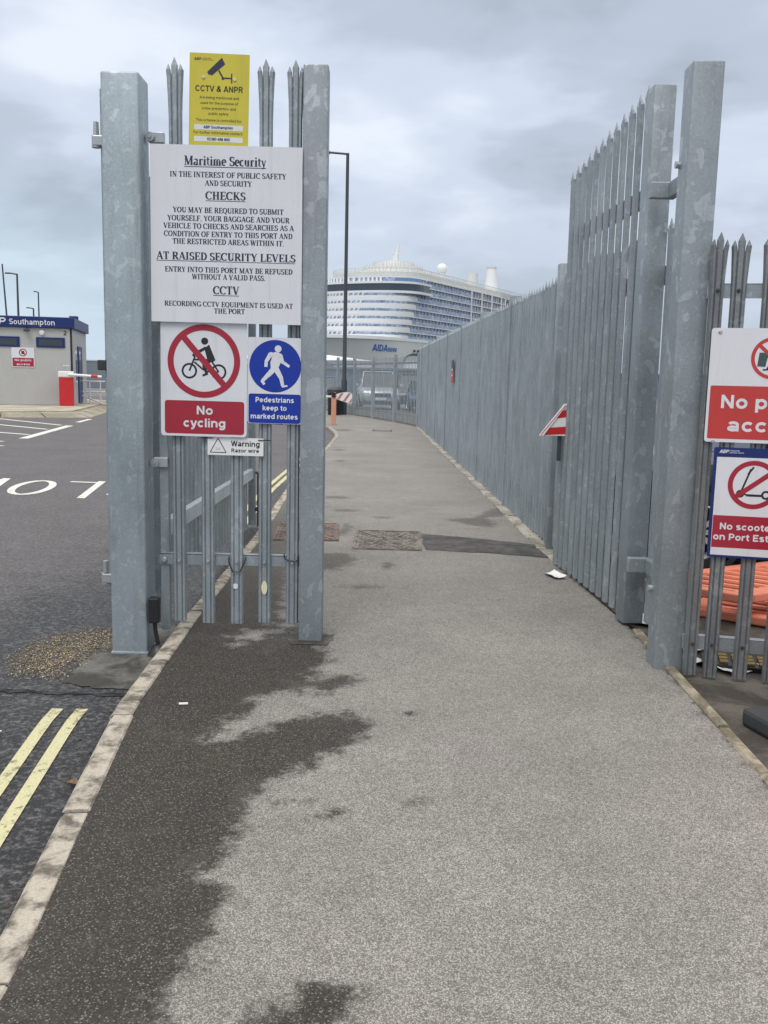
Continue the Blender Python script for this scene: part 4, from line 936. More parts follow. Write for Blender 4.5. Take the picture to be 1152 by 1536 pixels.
# ================================================================== BACK FENCE (see-through)
BF = [Vector(p) for p in ((1.0, 28.85), (.28, 31.45), (-.50, 33.95), (-1.27, 36.4), (-2.05, 38.9), (-2.9, 41.5), (-3.8, 44.0))]
t = thing('palisade_fence', 'see-through palisade fence across the end of the path with cars behind', 'fence', (BF[0].x, BF[0].y, 0), 0, 'palisade fences')
bm0 = NBM(); add_pale(bm0, 2.22, .05, True, fn=lambda x, y, z: (x * .88, y * .40, z)); first = link('pale', bm0, 'fence', t); first.location = (-.05, .02, 0); made = 0
for a, b_ in zip(BF, BF[1:]):
    d = b_ - a; n = int(d.length / .152); rz = math.atan2(-d.y, -d.x)
    for k in range(n):
        p = a + d * ((k + .7) / n) - BF[0]
        if made == 0: first.location = (p.x, p.y, 0); first.rotation_euler = (0, 0, rz)
        elif made < 100: dup(first, t, (p.x, p.y, random.uniform(-.01, .01)), rz)
        made += 1
    L = d.length; a0 = a - BF[0]
    for z in (1.98, .3):
        bm = NBM(); box(bm, .02, L - .02, -.07, -.03, z - .03, z + .03); o = link('rail', bm, 'fence', t); o.location = (a0.x, a0.y, 0); o.rotation_euler = (0, 0, math.atan2(d.y, d.x))
    bm = NBM(); box(bm, -.055, .055, -.05, .05, 0, 2.28, .006); o = link('post', bm, 'fence', t); o.location = (a0.x, a0.y, 0); o.rotation_euler = (0, 0, rz)

# ================================================================== RIGHT FENCE (parallel to the picture) with its signs
ang = R(-13); ax = Vector((math.cos(ang), math.sin(ang)))
t = thing('palisade_fence', 'weathered low palisade fence right of the patchy post carrying two signs', 'fence', (1.615, 4.66, -.03), ang, 'palisade fences')
first = pale_obj('pale', 2.27, .02, 'pale_old', t, (.01, 0, 0), R(14))
for x in (.106, .256, .400, .54, .674, .82, .965, 1.11): dup(first, t, (x, -.0, random.uniform(-.006, .006)), R(random.uniform(-4, 4)))
for z in (1.99, .19):
    bm = NBM(); box(bm, -.04, 1.3, .026, .031, z - .035, z + .035); box(bm, -.04, 1.3, .026, .075, z + .032, z + .037); rl_ = link('rail', bm, 'pale', t)
    for x in (.01, .106, .256, .400):
        bm = NBM(); bolt(bm, x, .002, z, .010, .008); link('bolt', bm, 'rubber', rl_)
bm = NBM(); tube(bm, [(.30, -.004, 1.96), (.33, -.03, 1.925), (.37, -.05, 1.955), (.385, -.05, 1.985)], .0025, 5); tag(link('wire_end', bm, 'steel'), 'loose bent end of wire on the right fence rail', 'wire')
bpy.data.objects['wire_end'].matrix_world = Matrix.Translation((1.615, 4.66, -.03)) @ Matrix.Rotation(ang, 4, 'Z')
def rs(name, label, u, z, w, h, r, mat):
    p = Vector((1.615, 4.66)) + ax * u + Vector((ax.y, -ax.x)) * .01; return sign_base(name, label, p.x, z, w, h, r, mat, p.y, ang)
t = rs('access_sign', 'white and red No public access sign, partly out of frame at right', .288, 1.497, .59, .563, .014, 'white')
K = 302 * 6.4 / 1.0
def ax2(x, y): return ((x - 1010) / K * 1.0, .281 - (y - 185) / K)
bm = NBM(); ring_band(bm, *ax2(1010, 462), 198 / K, 165 / K, .0052, 48); u = Vector((math.cos(R(137)), math.sin(R(137)))); c = Vector(ax2(1010, 462)); bar(bm, c + u * 170 / K, c - u * 170 / K, 33 / K, .0053)
flat(bm, rrect(0, ax2(0, 985)[1], 1090 / K, 510 / K, 14 / K), .0046); link('red_panel', bm, 'redl', t)
bm = NBM(); text(bm, 'No public', ax2(570, 0)[0], ax2(1450, 0)[0], ax2(0, 945)[1], 128 / K, .0052, .045); text(bm, 'access', ax2(645, 0)[0], ax2(1375, 0)[0], ax2(0, 1165)[1], 128 / K, .0052, .045); link('lettering', bm, 'white', t)
bm = NBM(); d = .0046
flat(bm, circ(*ax2(1010, 362), 24 / K, 16), d); flat(bm, [ax2(x, y) for x, y in ((985, 390), (1040, 390), (1048, 470), (1035, 505), (985, 505), (975, 450))], d)
bar(bm, ax2(1000, 500), ax2(965, 575), 26 / K, d + .0001); bar(bm, ax2(965, 570), ax2(925, 575), 14 / K, d + .0002); bar(bm, ax2(1025, 500), ax2(1070, 590), 26 / K, d + .0003); bar(bm, ax2(985, 400), ax2(945, 470), 20 / K, d + .0004)
link('symbol', bm, 'ink', t)
bm = NBM(); flat(bm, [ax2(885, 412), ax2(968, 412), ax2(945, 545), ax2(872, 540)], .0052); link('sticker_scrap', bm, 'archgreen', t)
bm = NBM(); bolt(bm, ax2(518, 0)[0], -.004, ax2(0, 222)[1], .010, .006); bolt(bm, ax2(520, 0)[0], -.004, ax2(0, 1268)[1], .010, .006); link('screw', bm, 'steel', t)
t = rs('scooter_sign', 'blue-edged No scooters on Port Estate sign below the access sign', .242, .909, .392, .561, .008, 'navy')
K = 302 * 3.2
def sx2(x, y): return ((x - 422) / K, .2805 - (y - 0) / K * .985)
bm = NBM(); flat(bm, [(-.180, .232), (.180, .232), (.180, -.268), (-.180, -.268)], .0044); link('white_panel', bm, 'white', t)
bm = NBM(); ring_band(bm, *sx2(424, 180), 118 / K, 95 / K, .0054, 48); u = Vector((math.cos(R(38)), math.sin(R(38)))); c = Vector(sx2(424, 180)); bar(bm, c + u * 100 / K, c - u * 100 / K, 23 / K, .0055)
flat(bm, [sx2(250, 338), sx2(594, 338), sx2(594, 500), sx2(250, 500)], .0048); link('red_panel', bm, 'red', t)
bm = NBM(); d = .0049
ring_band(bm, *sx2(366, 226), 19 / K, 11 / K, d, 18); ring_band(bm, *sx2(484, 228), 22 / K, 12 / K, d, 18); bar(bm, sx2(366, 226), sx2(408, 102), 9 / K, d); bar(bm, sx2(396, 128), sx2(420, 92), 9 / K, d + .0001); bar(bm, sx2(372, 222), sx2(400, 232), 8 / K, d + .0002); bar(bm, sx2(395, 232), sx2(470, 232), 11 / K, d + .0003)
link('symbol', bm, 'ink', t)
bm = NBM(); text(bm, 'No scooters', sx2(284, 0)[0], sx2(562, 0)[0], sx2(0, 408)[1], 33 / K, .0054, .04); text(bm, 'on Port Estate', sx2(257, 0)[0], sx2(588, 0)[0], sx2(0, 461)[1], 33 / K, .0054, .04)
text(bm, 'ABP', -.170, -.130, .252, .017, .0046, .08, slant=.25); text(bm, 'ASSOCIATED', -.120, -.075, .262, .0055, .0046); text(bm, 'BRITISH PORTS', -.120, -.055, .252, .0055, .0046); bar(bm, (-.125, .25), (-.125, .270), .001, .0046)
link('lettering', bm, 'white', t)

# ================================================================== COVERS IN THE PATH
def cover(name, label, x, y, w, l, rz, mat, base):
    t = thing(name, label, 'manhole cover', (x, y, .0), rz, 'covers in the path')
    bm = NBM(); box(bm, -w / 2, w / 2, -l / 2, l / 2, -.01, .004, .002); link('plate', bm, mat, t)
    bm = NBM()
    n = 14
    for i in range(n):
        for j in range(12):
            px, py = -w / 2 + .05 + (w - .1) * (i + .5) / n, -l / 2 + .06 + (l - .12) * (j + .5) / 12
            if (i + j) % 2: box(bm, px - .017, px + .017, py - .011, py + .011, .003, .0085)
            else: box(bm, px - .008, px + .008, py - .030, py + .030, .003, .0085)
    link('tread', bm, mat, t)
    bm = NBM()
    def rib(p, q, wd):
        p, q = Vector(p), Vector(q); d = (q - p); L = d.length; box(bm, 0, L, -wd / 2, wd / 2, .003, .012, mat=Matrix.Translation((p.x, p.y, 0)) @ Matrix.Rotation(math.atan2(d.y, d.x), 4, 'Z'))
    W2, L2 = w / 2 - .02, l / 2 - .02
    rib((-W2, L2), (W2, -L2), .03); rib((-W2 * .5, -L2 * .55), (-W2 * .1, L2 * .2), .025); rib((W2 * .25, L2 * .2), (W2 * .55, L2 * .8), .025)
    for a, b_ in (((-W2, L2), (W2, L2)), ((W2, L2 - .02), (W2, -L2 + .02)), ((-W2, -L2), (W2, -L2)), ((-W2, L2 - .02), (-W2, -L2 + .02))): rib(a, b_, .022)
    link('rib', bm, mat, t)
    bm = NBM(); box(bm, -w / 2 + .05, -w / 2 + .085, -.02, .02, .004, .0088); box(bm, w / 2 - .085, w / 2 - .05, -.02, .02, .004, .0088); link('keyhole', bm, 'black', t)
    return t
cover('manhole_cover', 'rectangular cast iron cover in the middle of the path', .04, 8.43, .63, 1.0, R(-1), 'rust', None)
cover('manhole_cover', 'rusty red cover partly hidden behind the narrower post', -.74, 8.80, .62, 1.0, R(3), 'rustred', None)
t = thing('manhole_cover', 'small dark cover far along the path near the end fence', 'manhole cover', (-.1, 26.2, 0))
bm = NBM(); box(bm, -.28, .28, -.35, .35, -.01, .006, .002); link('plate', bm, 'rubber', t); bm = NBM(); box(bm, -.22, .22, -.29, .29, .005, .009, .002); link('lid', bm, 'rust', t)

# ================================================================== LAMP POST, BIN, STOP POST at the far end
t = thing('street_lamp', 'tall dark lamp post with a short side arm beside the black bin', 'street lamp', (-1.68, 36.6, 0))
bm = NBM(); lathe(bm, [(.115, 0), (.115, 1.3), (.085, 1.42), (.07, 5), (.06, 9.9), (0, 9.9)], 14); link('pole', bm, 'lampgrey', t, True)
bm = NBM(); tube(bm, [(0, 0, 9.87), (-.75, 0, 9.92)], .04, 8); link('arm', bm, 'lampgrey', t, True)
bm = NBM(); box(bm, -1.25, -.68, -.13, .13, 9.86, 9.96, .03); link('lantern', bm, 'lampgrey', t)
t = thing('litter_bin', 'round black litter bin with a grey lid at the lamp post foot', 'bin', (-2.02, 36.2, 0))
bm = NBM(); lathe(bm, [(0, 0), (.25, 0), (.27, .05), (.28, .85), (0, .85)], 20); link('body', bm, 'black', t, True)
bm = NBM(); lathe(bm, [(.30, .86), (.31, .98), (.24, 1.06), (.12, 1.10), (0, 1.11)], 20); link('lid', bm, 'lampgrey', t, True)
t = thing('stop_post', 'faded orange post with a red and white striped board at the path corner', 'post', (-1.64, 28.86, 0))
bm = NBM(); box(bm, -.075, .075, -.075, .075, 0, .93, .01); lathe(bm, [(.078, -.076), (.078, .076)], 16, Matrix.Translation((0, 0, .93)) @ Matrix.Rotation(R(90), 4, 'X')); link('shaft', bm, 'salmon', t)
bm = NBM(); lathe(bm, [(0, .02), (.06, .02), (.06, 0)], 16, Matrix.Translation((0, -.078, .90)) @ Matrix.Rotation(R(90), 4, 'X')); link('pivot', bm, 'black', t)
bm = NBM(); prism(bm, [(.07, .80), (.35, .71), (.54, .66), (.57, .69), (.575, .94), (.52, 1.0), (.40, 1.02), (.2, .99), (.08, .95)], .03); bd = link('board', bm, 'whiteplain', t)
for pl in ([(.10, .80), (.17, .775), (.31, .99), (.21, .975)], [(.28, .74), (.36, .715), (.53, .975), (.46, .995)], [(.46, .695), (.54, .675), (.565, .74), (.565, .84)]):
    bm = NBM(); flat(bm, pl, .0315); link('stripe', bm, 'pinkred', bd)
bm = NBM(); box(bm, -.55, -.078, -.03, .03, .84, .90, .01); link('arm', bm, 'whiteplain', t)

# ================================================================== VEHICLES
def car(label, x, y, rz, paintm, L=4.7, Wd=1.9, H=1.75, cat='car', name='parked_car', group=None, z=-.03):
    t = thing(name, label, cat, (x, y, z), rz, 'cars parked behind the fences'); w = Wd / 2; belt = H * .58; cl = .22
    st = [(-L / 2, .45, belt * .80, w * .80), (-L / 2 + .12, .30, belt * .93, w * .93), (-L * .30, cl, belt, w), (0, cl, belt, w), (L * .22, cl, belt * .99, w), (L * .36, cl, belt * .93, w * .97), (L / 2 - .15, .28, belt * .84, w * .92), (L / 2, .42, belt * .68, w * .80)]
    bm = NBM(); rings = []
    for sx, zb, zt, hw in st:
        sec = [(-hw * .90, zb), (-hw, zb + .12), (-hw, zt - .18), (-hw * .93, zt - .04), (-hw * .80, zt), (hw * .80, zt), (hw * .93, zt - .04), (hw, zt - .18), (hw, zb + .12), (hw * .90, zb)]
        rings.append([bm.verts.new((sx, yy, zz)) for yy, zz in sec])
    for a, b_ in zip(rings, rings[1:]):
        for k in range(10): bm.faces.new((a[k], a[(k + 1) % 10], b_[(k + 1) % 10], b_[k]))
    bm.faces.new(rings[0]); bm.faces.new(rings[-1]); link('body', bm, paintm, t, True)
    xb0, xb1, xt0, xt1 = -L * .46, L * .22, -L * .38, L * .04
    bm = NBM(); lo = [(xb0, w * .84), (xb1, w * .84)]; hi = [(xt0, w * .68), (xt1, w * .68)]; zl, zh = belt - .02, H - .05
    c8 = [bm.verts.new(p) for p in ((xb0, -w * .86, zl), (xb1, -w * .86, zl), (xb1, w * .86, zl), (xb0, w * .86, zl), (xt0, -w * .70, zh), (xt1, -w * .70, zh), (xt1, w * .70, zh), (xt0, w * .70, zh))]
    for f in ((0, 1, 5, 4), (1, 2, 6, 5), (2, 3, 7, 6), (3, 0, 4, 7), (4, 5, 6, 7)): bm.faces.new([c8[k] for k in f])
    link('glazing', bm, 'glass', t)
    bm = NBM(); box(bm, xt0 - .03, xt1 + .05, -w * .72, w * .72, H - .07, H, .03)
    for sy in (-1, 1):
        for (xa, xbb) in ((xb1, xt1), (xb0, xt0), (-L * .08, -L * .08)): tube(bm, [(xa, sy * w * .865, zl), (xbb, sy * w * .705, zh)], .035, 6)
    link('roof', bm, paintm, t)
    for sx in (-L * .31, L * .31):
        for sy in (-1, 1):
            T = Matrix.Translation((sx, sy * (w - .10), .34)) @ Matrix.Rotation(R(90) * -sy, 4, 'X')
            bm = NBM(); lathe(bm, [(.20, -.11), (.31, -.11), (.345, -.07), (.345, .07), (.31, .115), (.235, .115), (.22, .09)], 28, T); wh = link('wheel', bm, 'tyre', t, True)
            bm = NBM(); lathe(bm, [(0, .085), (.06, .085), (.06, .07), (.05, .06)], 14, T); lathe(bm, [(.235, .116), (.225, .12), (.21, .09), (.21, .03)], 28, T)
            for k in range(10):
                a = 2 * math.pi * k / 10; box(bm, .05, .22, -.02, .02, .06, .092, mat=T @ Matrix.Rotation(a, 4, 'Z'))
            link('rim', bm, 'alloy', wh)
            bm = NBM(); lathe(bm, [(.40, -.03), (.40, .112), (.355, .104), (.355, -.03)], 28, T); link('wheel_arch', bm, 'black', t)
    for sy in (-1, 1):
        bm = NBM(); box(bm, L / 2 - .22, L / 2 - .02, sy * w * .70 - .17, sy * w * .70 + .17, belt * .63, belt * .75, .02); link('headlight', bm, 'headlamp', t)
        bm = NBM(); box(bm, -L / 2 + .01, -L / 2 + .14, sy * w * .74 - .12, sy * w * .74 + .12, belt * .62, belt * .85, .02); link('tail_light', bm, 'red_box', t)
        bm = NBM(); box(bm, xb1 - .25, xb1 - .05, sy * (w + .10) - .10, sy * (w + .10) + .10, belt - .02, belt + .14, .03); link('mirror', bm, paintm, t)
    bm = NBM(); box(bm, L / 2 - .08, L / 2 + .02, -w * .48, w * .48, belt * .56, belt * .74, .01); g = link('grille', bm, 'black', t)
    bm = NBM(); box(bm, L / 2 - .05, L / 2 + .03, -.45 * w, .45 * w, .32, .42, .01); link('bumper_vent', bm, 'black', t)
    bm = NBM(); box(bm, L / 2 + .0, L / 2 + .04, -.26, .26, .46, .57, .005); link('number_plate', bm, 'whiteplain', t)
    return t
car('silver four by four facing the camera behind the end fence', -.45, 46.3, R(-86), 'car_silver', 4.8, 2.0, 1.82)
car('dark grey pickup-height car right of the silver four by four behind the end fence', 1.35, 47.6, R(-88), 'car_dark', 4.9, 1.9, 1.75)
car('blue car behind the end fence close to the fence corner', 2.05, 42.0, R(-80), 'car_blue', 4.2, 1.75, 1.45)
car('pale blue car further back, left of the silver four by four', -4.2, 62.0, R(-95), 'car_blue', 4.3, 1.8, 1.5)
car('black car parked behind the right fence, its alloy wheel showing', 3.9, 8.3, R(180), 'car_black', 4.4, 1.85, 1.66)

# ================================================================== THINGS BEHIND THE RIGHT FENCE
def plastic_barrier(label, loc, rot):
    t = thing('plastic_barrier', label, 'barrier', loc, 0, 'orange plastic barriers'); t.rotation_euler = rot
    for x0 in (0, 1.9): bm = NBM(); box(bm, x0, x0 + .10, -.03, .03, 0, 1.0, .012); link('end_frame', bm, 'orange', t)
    bm = NBM(); box(bm, .1, 1.9, -.03, .03, .84, 1.0, .012); link('top_board', bm, 'orange', t)
    bm = NBM(); box(bm, .1, 1.9, -.03, .03, .06, .17, .012); link('bottom_board', bm, 'orange', t)
    for k in range(10):
        x = .21 + k * .175; bm = NBM(); tube(bm, [(x, 0, .165), (x, 0, .845)], .021, 8); link('bar', bm, 'orange', t, True)
    return t
plastic_barrier('orange plastic barrier lying flat on top of another behind the right fence', (1.74, 6.50, .09), (R(86), R(1), R(33)))
plastic_barrier('lower orange barrier lying skewed under the top one behind the right fence', (1.98, 6.05, .0), (R(89), R(0), R(52)))
t = thing('plastic_barrier', 'upright orange barrier just entering the frame at right on a rubber foot', 'barrier', (1.76, 3.93, -.03), R(-8))
for z0, z1 in ((.20, .29), (.58, .67)):
    bm = NBM(); box(bm, -.0, .2, -.035, .035, z0, z1, .02, 3); link('hinge_loop', bm, 'orangeb', t, True)
bm = NBM(); box(bm, .06, 1.4, -.025, .025, .16, 1.0, .012); link('board', bm, 'orangeb', t)
bm = NBM(); box(bm, -.14, .30, -.36, .0, .0, .085, .02, 2, mat=Matrix.Translation((.0, .12, 0)) @ Matrix.Rotation(R(24), 4, 'Z')); link('foot', bm, 'rubber', t)
t = thing('cable_tray', 'yellow and black slotted plastic grating lying behind the right fence rail', 'grating', (2.07, 4.86, -.03), R(-16))
bm = NBM(); box(bm, -.3, .35, -.1, .1, 0, .03, .004); link('base', bm, 'black', t)
bm = NBM()
for i in range(9):
    for j in range(3): box(bm, -.28 + i * .068, -.235 + i * .068, -.085 + j * .062, -.04 + j * .062, .03, .045, .003)
link('block', bm, 'yelblk', t)
def paper(label, x, y, z, w, l, rz, sd, mat='paper', bend=.03):
    rr = random.Random(sd); bm = NBM(); n = 6; g = []
    for i in range(n + 1):
        for j in range(n + 1):
            u, v = i / n - .5, j / n - .5; g.append(bm.verts.new((u * w, v * l, .004 + bend * (u * u * 2.0 + .6 * abs(v) * (u + .5)) + rr.uniform(0, .006))))
    for i in range(n):
        for j in range(n): bm.faces.new((g[i * (n + 1) + j], g[(i + 1) * (n + 1) + j], g[(i + 1) * (n + 1) + j + 1], g[i * (n + 1) + j + 1]))
    r_ = bmesh.ops.extrude_face_region(bm, geom=list(bm.faces)); bmesh.ops.translate(bm, vec=(0, 0, .0015), verts=[v for v in r_['geom'] if isinstance(v, bmesh.types.BMVert)])
    o = link('litter_paper', bm, mat); o.location = (x, y, z); o.rotation_euler = (0, 0, rz); return tag(o, label, 'litter', 'paper litter')
paper('crumpled white paper on the path by the open gate foot', 1.33, 6.98, .003, .10, .20, .3, 1)
paper('white leaflet lying on dark ground behind the right fence', 1.93, 4.83, -.03, .24, .16, .5, 2)
paper('white paper scrap under the fallen orange barrier', 1.80, 5.22, -.03, .18, .22, -.5, 3)
paper('pale folded newspaper beside the patchy post foot under the barrier', 1.75, 5.75, -.03, .22, .30, .9, 4)
paper('white paper scrap far back beside the black car wheel', 2.35, 6.9, -.03, .2, .15, 1.2, 6)
paper('thin white card leaning by the second pale foot of the right fence', 1.74, 4.95, -.03, .16, .10, -.9, 7)
o = paper('tiny white scrap on the road at the far left', -1.66, 3.82, RZ + .006, .03, .012, .2, 5, bend=.01)
bm = NBM(); tube(bm, [(-.02, 0, .006), (.02, .006, .006)], .006, 8); o = link('cigarette_end', bm, 'paper'); o.location = (-.895, 4.02, .001); tag(o, 'white cigarette end on the damp path', 'litter')
bm = NBM(); pts = [(-.03, 0), (-.012, .014), (.0, .026), (.012, .012), (.034, .004), (.014, -.012), (.0, -.024), (-.014, -.012)]
vs = [bm.verts.new((x, y, .006 + .012 * abs(math.sin(i * 1.9)))) for i, (x, y) in enumerate(pts)]; cv = bm.verts.new((0, 0, .004))
for i in range(8): bm.faces.new((vs[i], vs[(i + 1) % 8], cv))
o = link('dead_leaf', bm, 'leaf'); o.location = (-1.17, 3.35, RZ + .002); tag(o, 'brown curled leaf in the gutter by the kerb', 'leaf')

# ================================================================== GATEHOUSE AND ITS ISLAND
HR = R(12); hx, hy = -12.66, 37.45
t = thing('gatehouse', 'small grey gatehouse cabin with a navy Southampton fascia', 'cabin', (hx, hy, .1), HR)
HW, HD, HH = 6.5, 5.2, 3.05
bm = NBM(); box(bm, -HW, 0, 0, HD, 0, HH, .02); link('wall', bm, 'hutgrey', t)
bm = NBM(); box(bm, -HW - .12, .12, -.12, HD + .1, HH, HH + .43, .02); fs = link('fascia', bm, 'navy', t)
bm = NBM(); text(bm, 'Southampton', -2.33, -.62, HH + .10, .22, .125, .0); text(bm, 'ABP', -3.35, -2.48, HH + .09, .26, .125, .05, slant=.2); link('lettering', bm, 'white', fs)
bm = NBM(); box(bm, -.07, .005, -.015, .07, 0, HH - .002, .005); link('corner_trim', bm, 'black', t)
for x0, x1 in ((-1.36, -.27), (-3.6, -1.98)):
    bm = NBM(); box(bm, x0, x1, -.04, .01, 2.28, 2.68, .005); wf = link('window', bm, 'navy', t)
    bm = NBM(); box(bm, x0 + .1, x1 - .1, -.045, -.02, 2.35, 2.60); link('pane', bm, 'glass', wf)
bm = NBM(); box(bm, -.01, .05, 1.7, 3.1, 0.05, 2.4, .005); dr = link('door', bm, 'navy', t); bm = NBM(); box(bm, .045, .056, 1.95, 2.35, .9, 2.2); link('pane', bm, 'glass', dr)
bm = NBM(); box(bm, -.01, .04, .6, 1.3, .9, 2.2, .005); wf = link('window', bm, 'white', t); bm = NBM(); box(bm, .03, .045, .68, 1.22, 1.0, 2.1); link('pane', bm, 'glass', wf)
bm = NBM(); lathe(bm, [(0, .08), (.09, .07), (.12, 0)], 16, Matrix.Translation((-1.13, -.002, 2.86)) @ Matrix.Rotation(R(90), 4, 'X')); link('wall_light', bm, 'white', t, True)
bm = NBM(); box(bm, -1.72, -1.66, -.12, 0, 2.95, 3.03); box(bm, -1.78, -1.58, -.28, -.1, 2.88, 2.98, .02); link('camera', bm, 'lampgrey', t)
bm = NBM(); text(bm, '2', -.32, -.20, 2.78, .17, .004, .03); link('house_number', bm, 'ink', t)
bm = NBM(); box(bm, -.35, .0, 2.2, 2.5, HH + .43, HH + .62, .02); link('roof_box', bm, 'navy', t)
hm = Matrix.Translation((hx, hy, .1)) @ Matrix.Rotation(HR, 4, 'Z')
p = hm @ Vector((-1.87, -.012, 1.87))
t = thing('access_sign', 'white and red No public access sign on the gatehouse wall', 'sign', p, HR)
bm = NBM(); prism(bm, rrect(0, 0, .86, .78, .04), .01); link('panel', bm, 'white', t)
bm = NBM(); flat(bm, [(-.40, -.02), (.40, -.02), (.40, -.36), (-.40, -.36)], .012); ring_band(bm, 0, .19, .15, .115, .013, 24); bar(bm, (-.09, .28), (.09, .10), .035, .0135); link('red_panel', bm, 'red', t)
bm = NBM(); text(bm, 'No public', -.32, .32, -.15, .09, .014, .03); text(bm, 'access', -.25, .25, -.31, .09, .014, .03); link('lettering', bm, 'white', t)
bm = NBM(); flat(bm, rrect(0, .19, .12, .13, .04), .0125); link('symbol', bm, 'ink', t)
# island with sloping kerb
isl = [(-30, 22.5), (-12.85, 30.9), (-11.0, 32.4), (-11.6, 36.0), (-13.2, 44.5), (-20, 52), (-34, 44)]
outr = [(-30, 21.9), (-12.7, 30.35), (-10.1, 31.5), (-10.9, 36.2), (-12.7, 45.2), (-20, 53), (-35, 44)]
bm = NBM(); a = [bm.verts.new((x, y, .1)) for x, y in isl]; b_ = [bm.verts.new((x, y, -.04)) for x, y in isl]; bm.faces.new(a)
for i in range(len(a)): bm.faces.new((a[i], b_[i], b_[(i + 1) % len(a)], a[(i + 1) % len(a)]))
struct(link('traffic_island', bm, 'island'))
bm = NBM()
for i in range(0, 4):
    p0_, p1_, q0_, q1_ = (Vector(v) for v in (isl[i], isl[i + 1], outr[i], outr[i + 1])); n = max(2, int((p1_ - p0_).length / 1.15))
    for k in range(n):
        u0, u1 = k / n + .006, (k + 1) / n - .006
        A, B, C, D_ = p0_.lerp(p1_, u0), p0_.lerp(p1_, u1), q0_.lerp(q1_, u1), q0_.lerp(q1_, u0)
        g = [bm.verts.new((*A, .055)), bm.verts.new((*B, .055)), bm.verts.new((*B.lerp(C, .35), .045)), bm.verts.new((*C, RZ)), bm.verts.new((*D_, RZ)), bm.verts.new((*A.lerp(D_, .35), .045))]
        bm.faces.new((g[0], g[1], g[2], g[5])); bm.faces.new((g[5], g[2], g[3], g[4]))
struct(link('island_kerb', bm, 'islandkerb'))
t = thing('vehicle_barrier', 'red vehicle barrier cabinet with white boom by the gatehouse corner', 'barrier', (-12.72, 36.85, .1), R(15))
bm = NBM(); box(bm, -.27, .27, -.2, .2, 0, 1.12, .02); link('cabinet', bm, 'red_box', t)
bm = NBM(); box(bm, -.29, .29, -.22, .22, 1.12, 1.36, .04); link('hood', bm, 'whiteplain', t)
bm = NBM(); tube(bm, [(.1, -.26, 1.24), (1.35, -.26, 1.17)], .05, 8); bo = link('boom', bm, 'whiteplain', t); bm = NBM(); tube(bm, [(.95, -.26, 1.193), (1.2, -.26, 1.178)], .054, 8); link('band', bm, 'red_box', bo)
bm = NBM(); box(bm, -.13, -.03, -.05, .05, 1.36, 1.56, .01); tube(bm, [(-.1, 0, 1.58), (.12, 0, 1.58)], .012, 6); link('beacon', bm, 'steel', t)
t = thing('handrail', 'white tubular handrail on the island beyond the red cabinet', 'handrail', (-12.7, 40.3, .1), R(10))
for zz in (.95, .5): bm = NBM(); tube(bm, [(-.9, 0, zz), (.45, 0, zz)], .03, 8); link('rail', bm, 'whiteplain', t, True)
for x in (-.9, -.2, .25):
    bm = NBM(); tube(bm, [(x, 0, 0), (x, 0, .95)], .03, 8); link('upright', bm, 'whiteplain', t, True)
bm = NBM(); tube(bm, [(-.85, 0, .45), (.35, -.6, .03), (.6, -.9, .0)], .03, 8); link('brace', bm, 'whiteplain', t, True)

# distant lamp columns and the far wall
def column(label, x, y, h, arm, r=.09, lean=0.0, cat='street lamp', name='street_lamp'):
    t = thing(name, label, cat, (x, y, -.1), 0, 'lamp columns in the distance' if name == 'street_lamp' else None); bm = NBM(); lathe(bm, [(r * 1.3, 0), (r, h * .3), (r * .7, h), (0, h)], 8, Matrix.Rotation(lean, 4, 'Y')); link('pole', bm, 'lampgrey', t, True)
    if arm:
        bm = NBM(); tube(bm, [(0, 0, h - .05), (arm, 0, h + .05)], r * .6, 6); box(bm, *(sorted((arm, arm * 1.6))), -.12, .12, h - .02, h + .1); link('lantern', bm, 'lampgrey', t)
    return t
column('thin leaning mast above the gatehouse roof', -28.2, 70, 9.3, 0, .08, R(-3.0), 'mast', 'mast')
column('dark lamp column with a long arm behind the gatehouse', -35.5, 90, 10.6, -.7, .13)
column('faint tall lamp column behind the gatehouse right of the dark one', -44.7, 120, 11.4, -.35, .12)
column('short dark lamp column just above the gatehouse roof edge', -41.6, 110, 8.7, -.5, .13)
column('thin faint column beyond the far wall right of the gatehouse', -33.0, 110, 6.6, 0, .08)
t = thing('boundary_wall', 'long dark grey wall far beyond the road and gatehouse', 'wall', (-34, 90, -.13))
bm = NBM(); box(bm, -22, 24, 0, .4, 0, 2.55, .02); link('panel', bm, 'wallgrey', t); bm = NBM(); box(bm, -22, 24, -.05, .45, 2.551, 2.68, .01); link('coping', bm, 'hutgrey', t)
# low buildings on the quay behind the end fence
t = thing('quay_shed', 'long low blue-grey shed on the quay in front of the ship', 'building', (-2, 96, -.13))
bm = NBM(); box(bm, -14, 60, 0, 10, 0, 2.35); link('wall', bm, 'quayblue', t); bm = NBM(); box(bm, -14.3, 60.3, -.3, 10.3, 2.351, 2.6, .03); link('roof', bm, 'wallgrey', t)
t = thing('quay_shed', 'white roofed terminal shed below the ship bow', 'building', (-15, 178, -.13))
bm = NBM(); box(bm, -12, 12.5, 0, 16, 0, 4.6); link('wall', bm, 'roofwhite', t)
bm = NBM(); v = [bm.verts.new(p) for p in ((-12.5, -.5, 4.61), (12.8, -.5, 4.61), (12.8, 16.5, 4.61), (-12.5, 16.5, 4.61), (-12.5, 8, 5.75), (3.5, 8, 5.75))]
for f in ((0, 1, 5, 4), (2, 3, 4, 5), (1, 2, 5), (3, 0, 4), (3, 2, 1, 0)): bm.faces.new([v[k] for k in f])
link('roof', bm, 'roofwhite', t)
t = thing('gabled_shed', 'dark gabled shed roof showing beside the narrower post', 'building', (-9.6, 104, -.13))
bm = NBM(); box(bm, -3.5, 3.2, 0, 8, 0, 3.0); link('wall', bm, 'wallgrey', t)
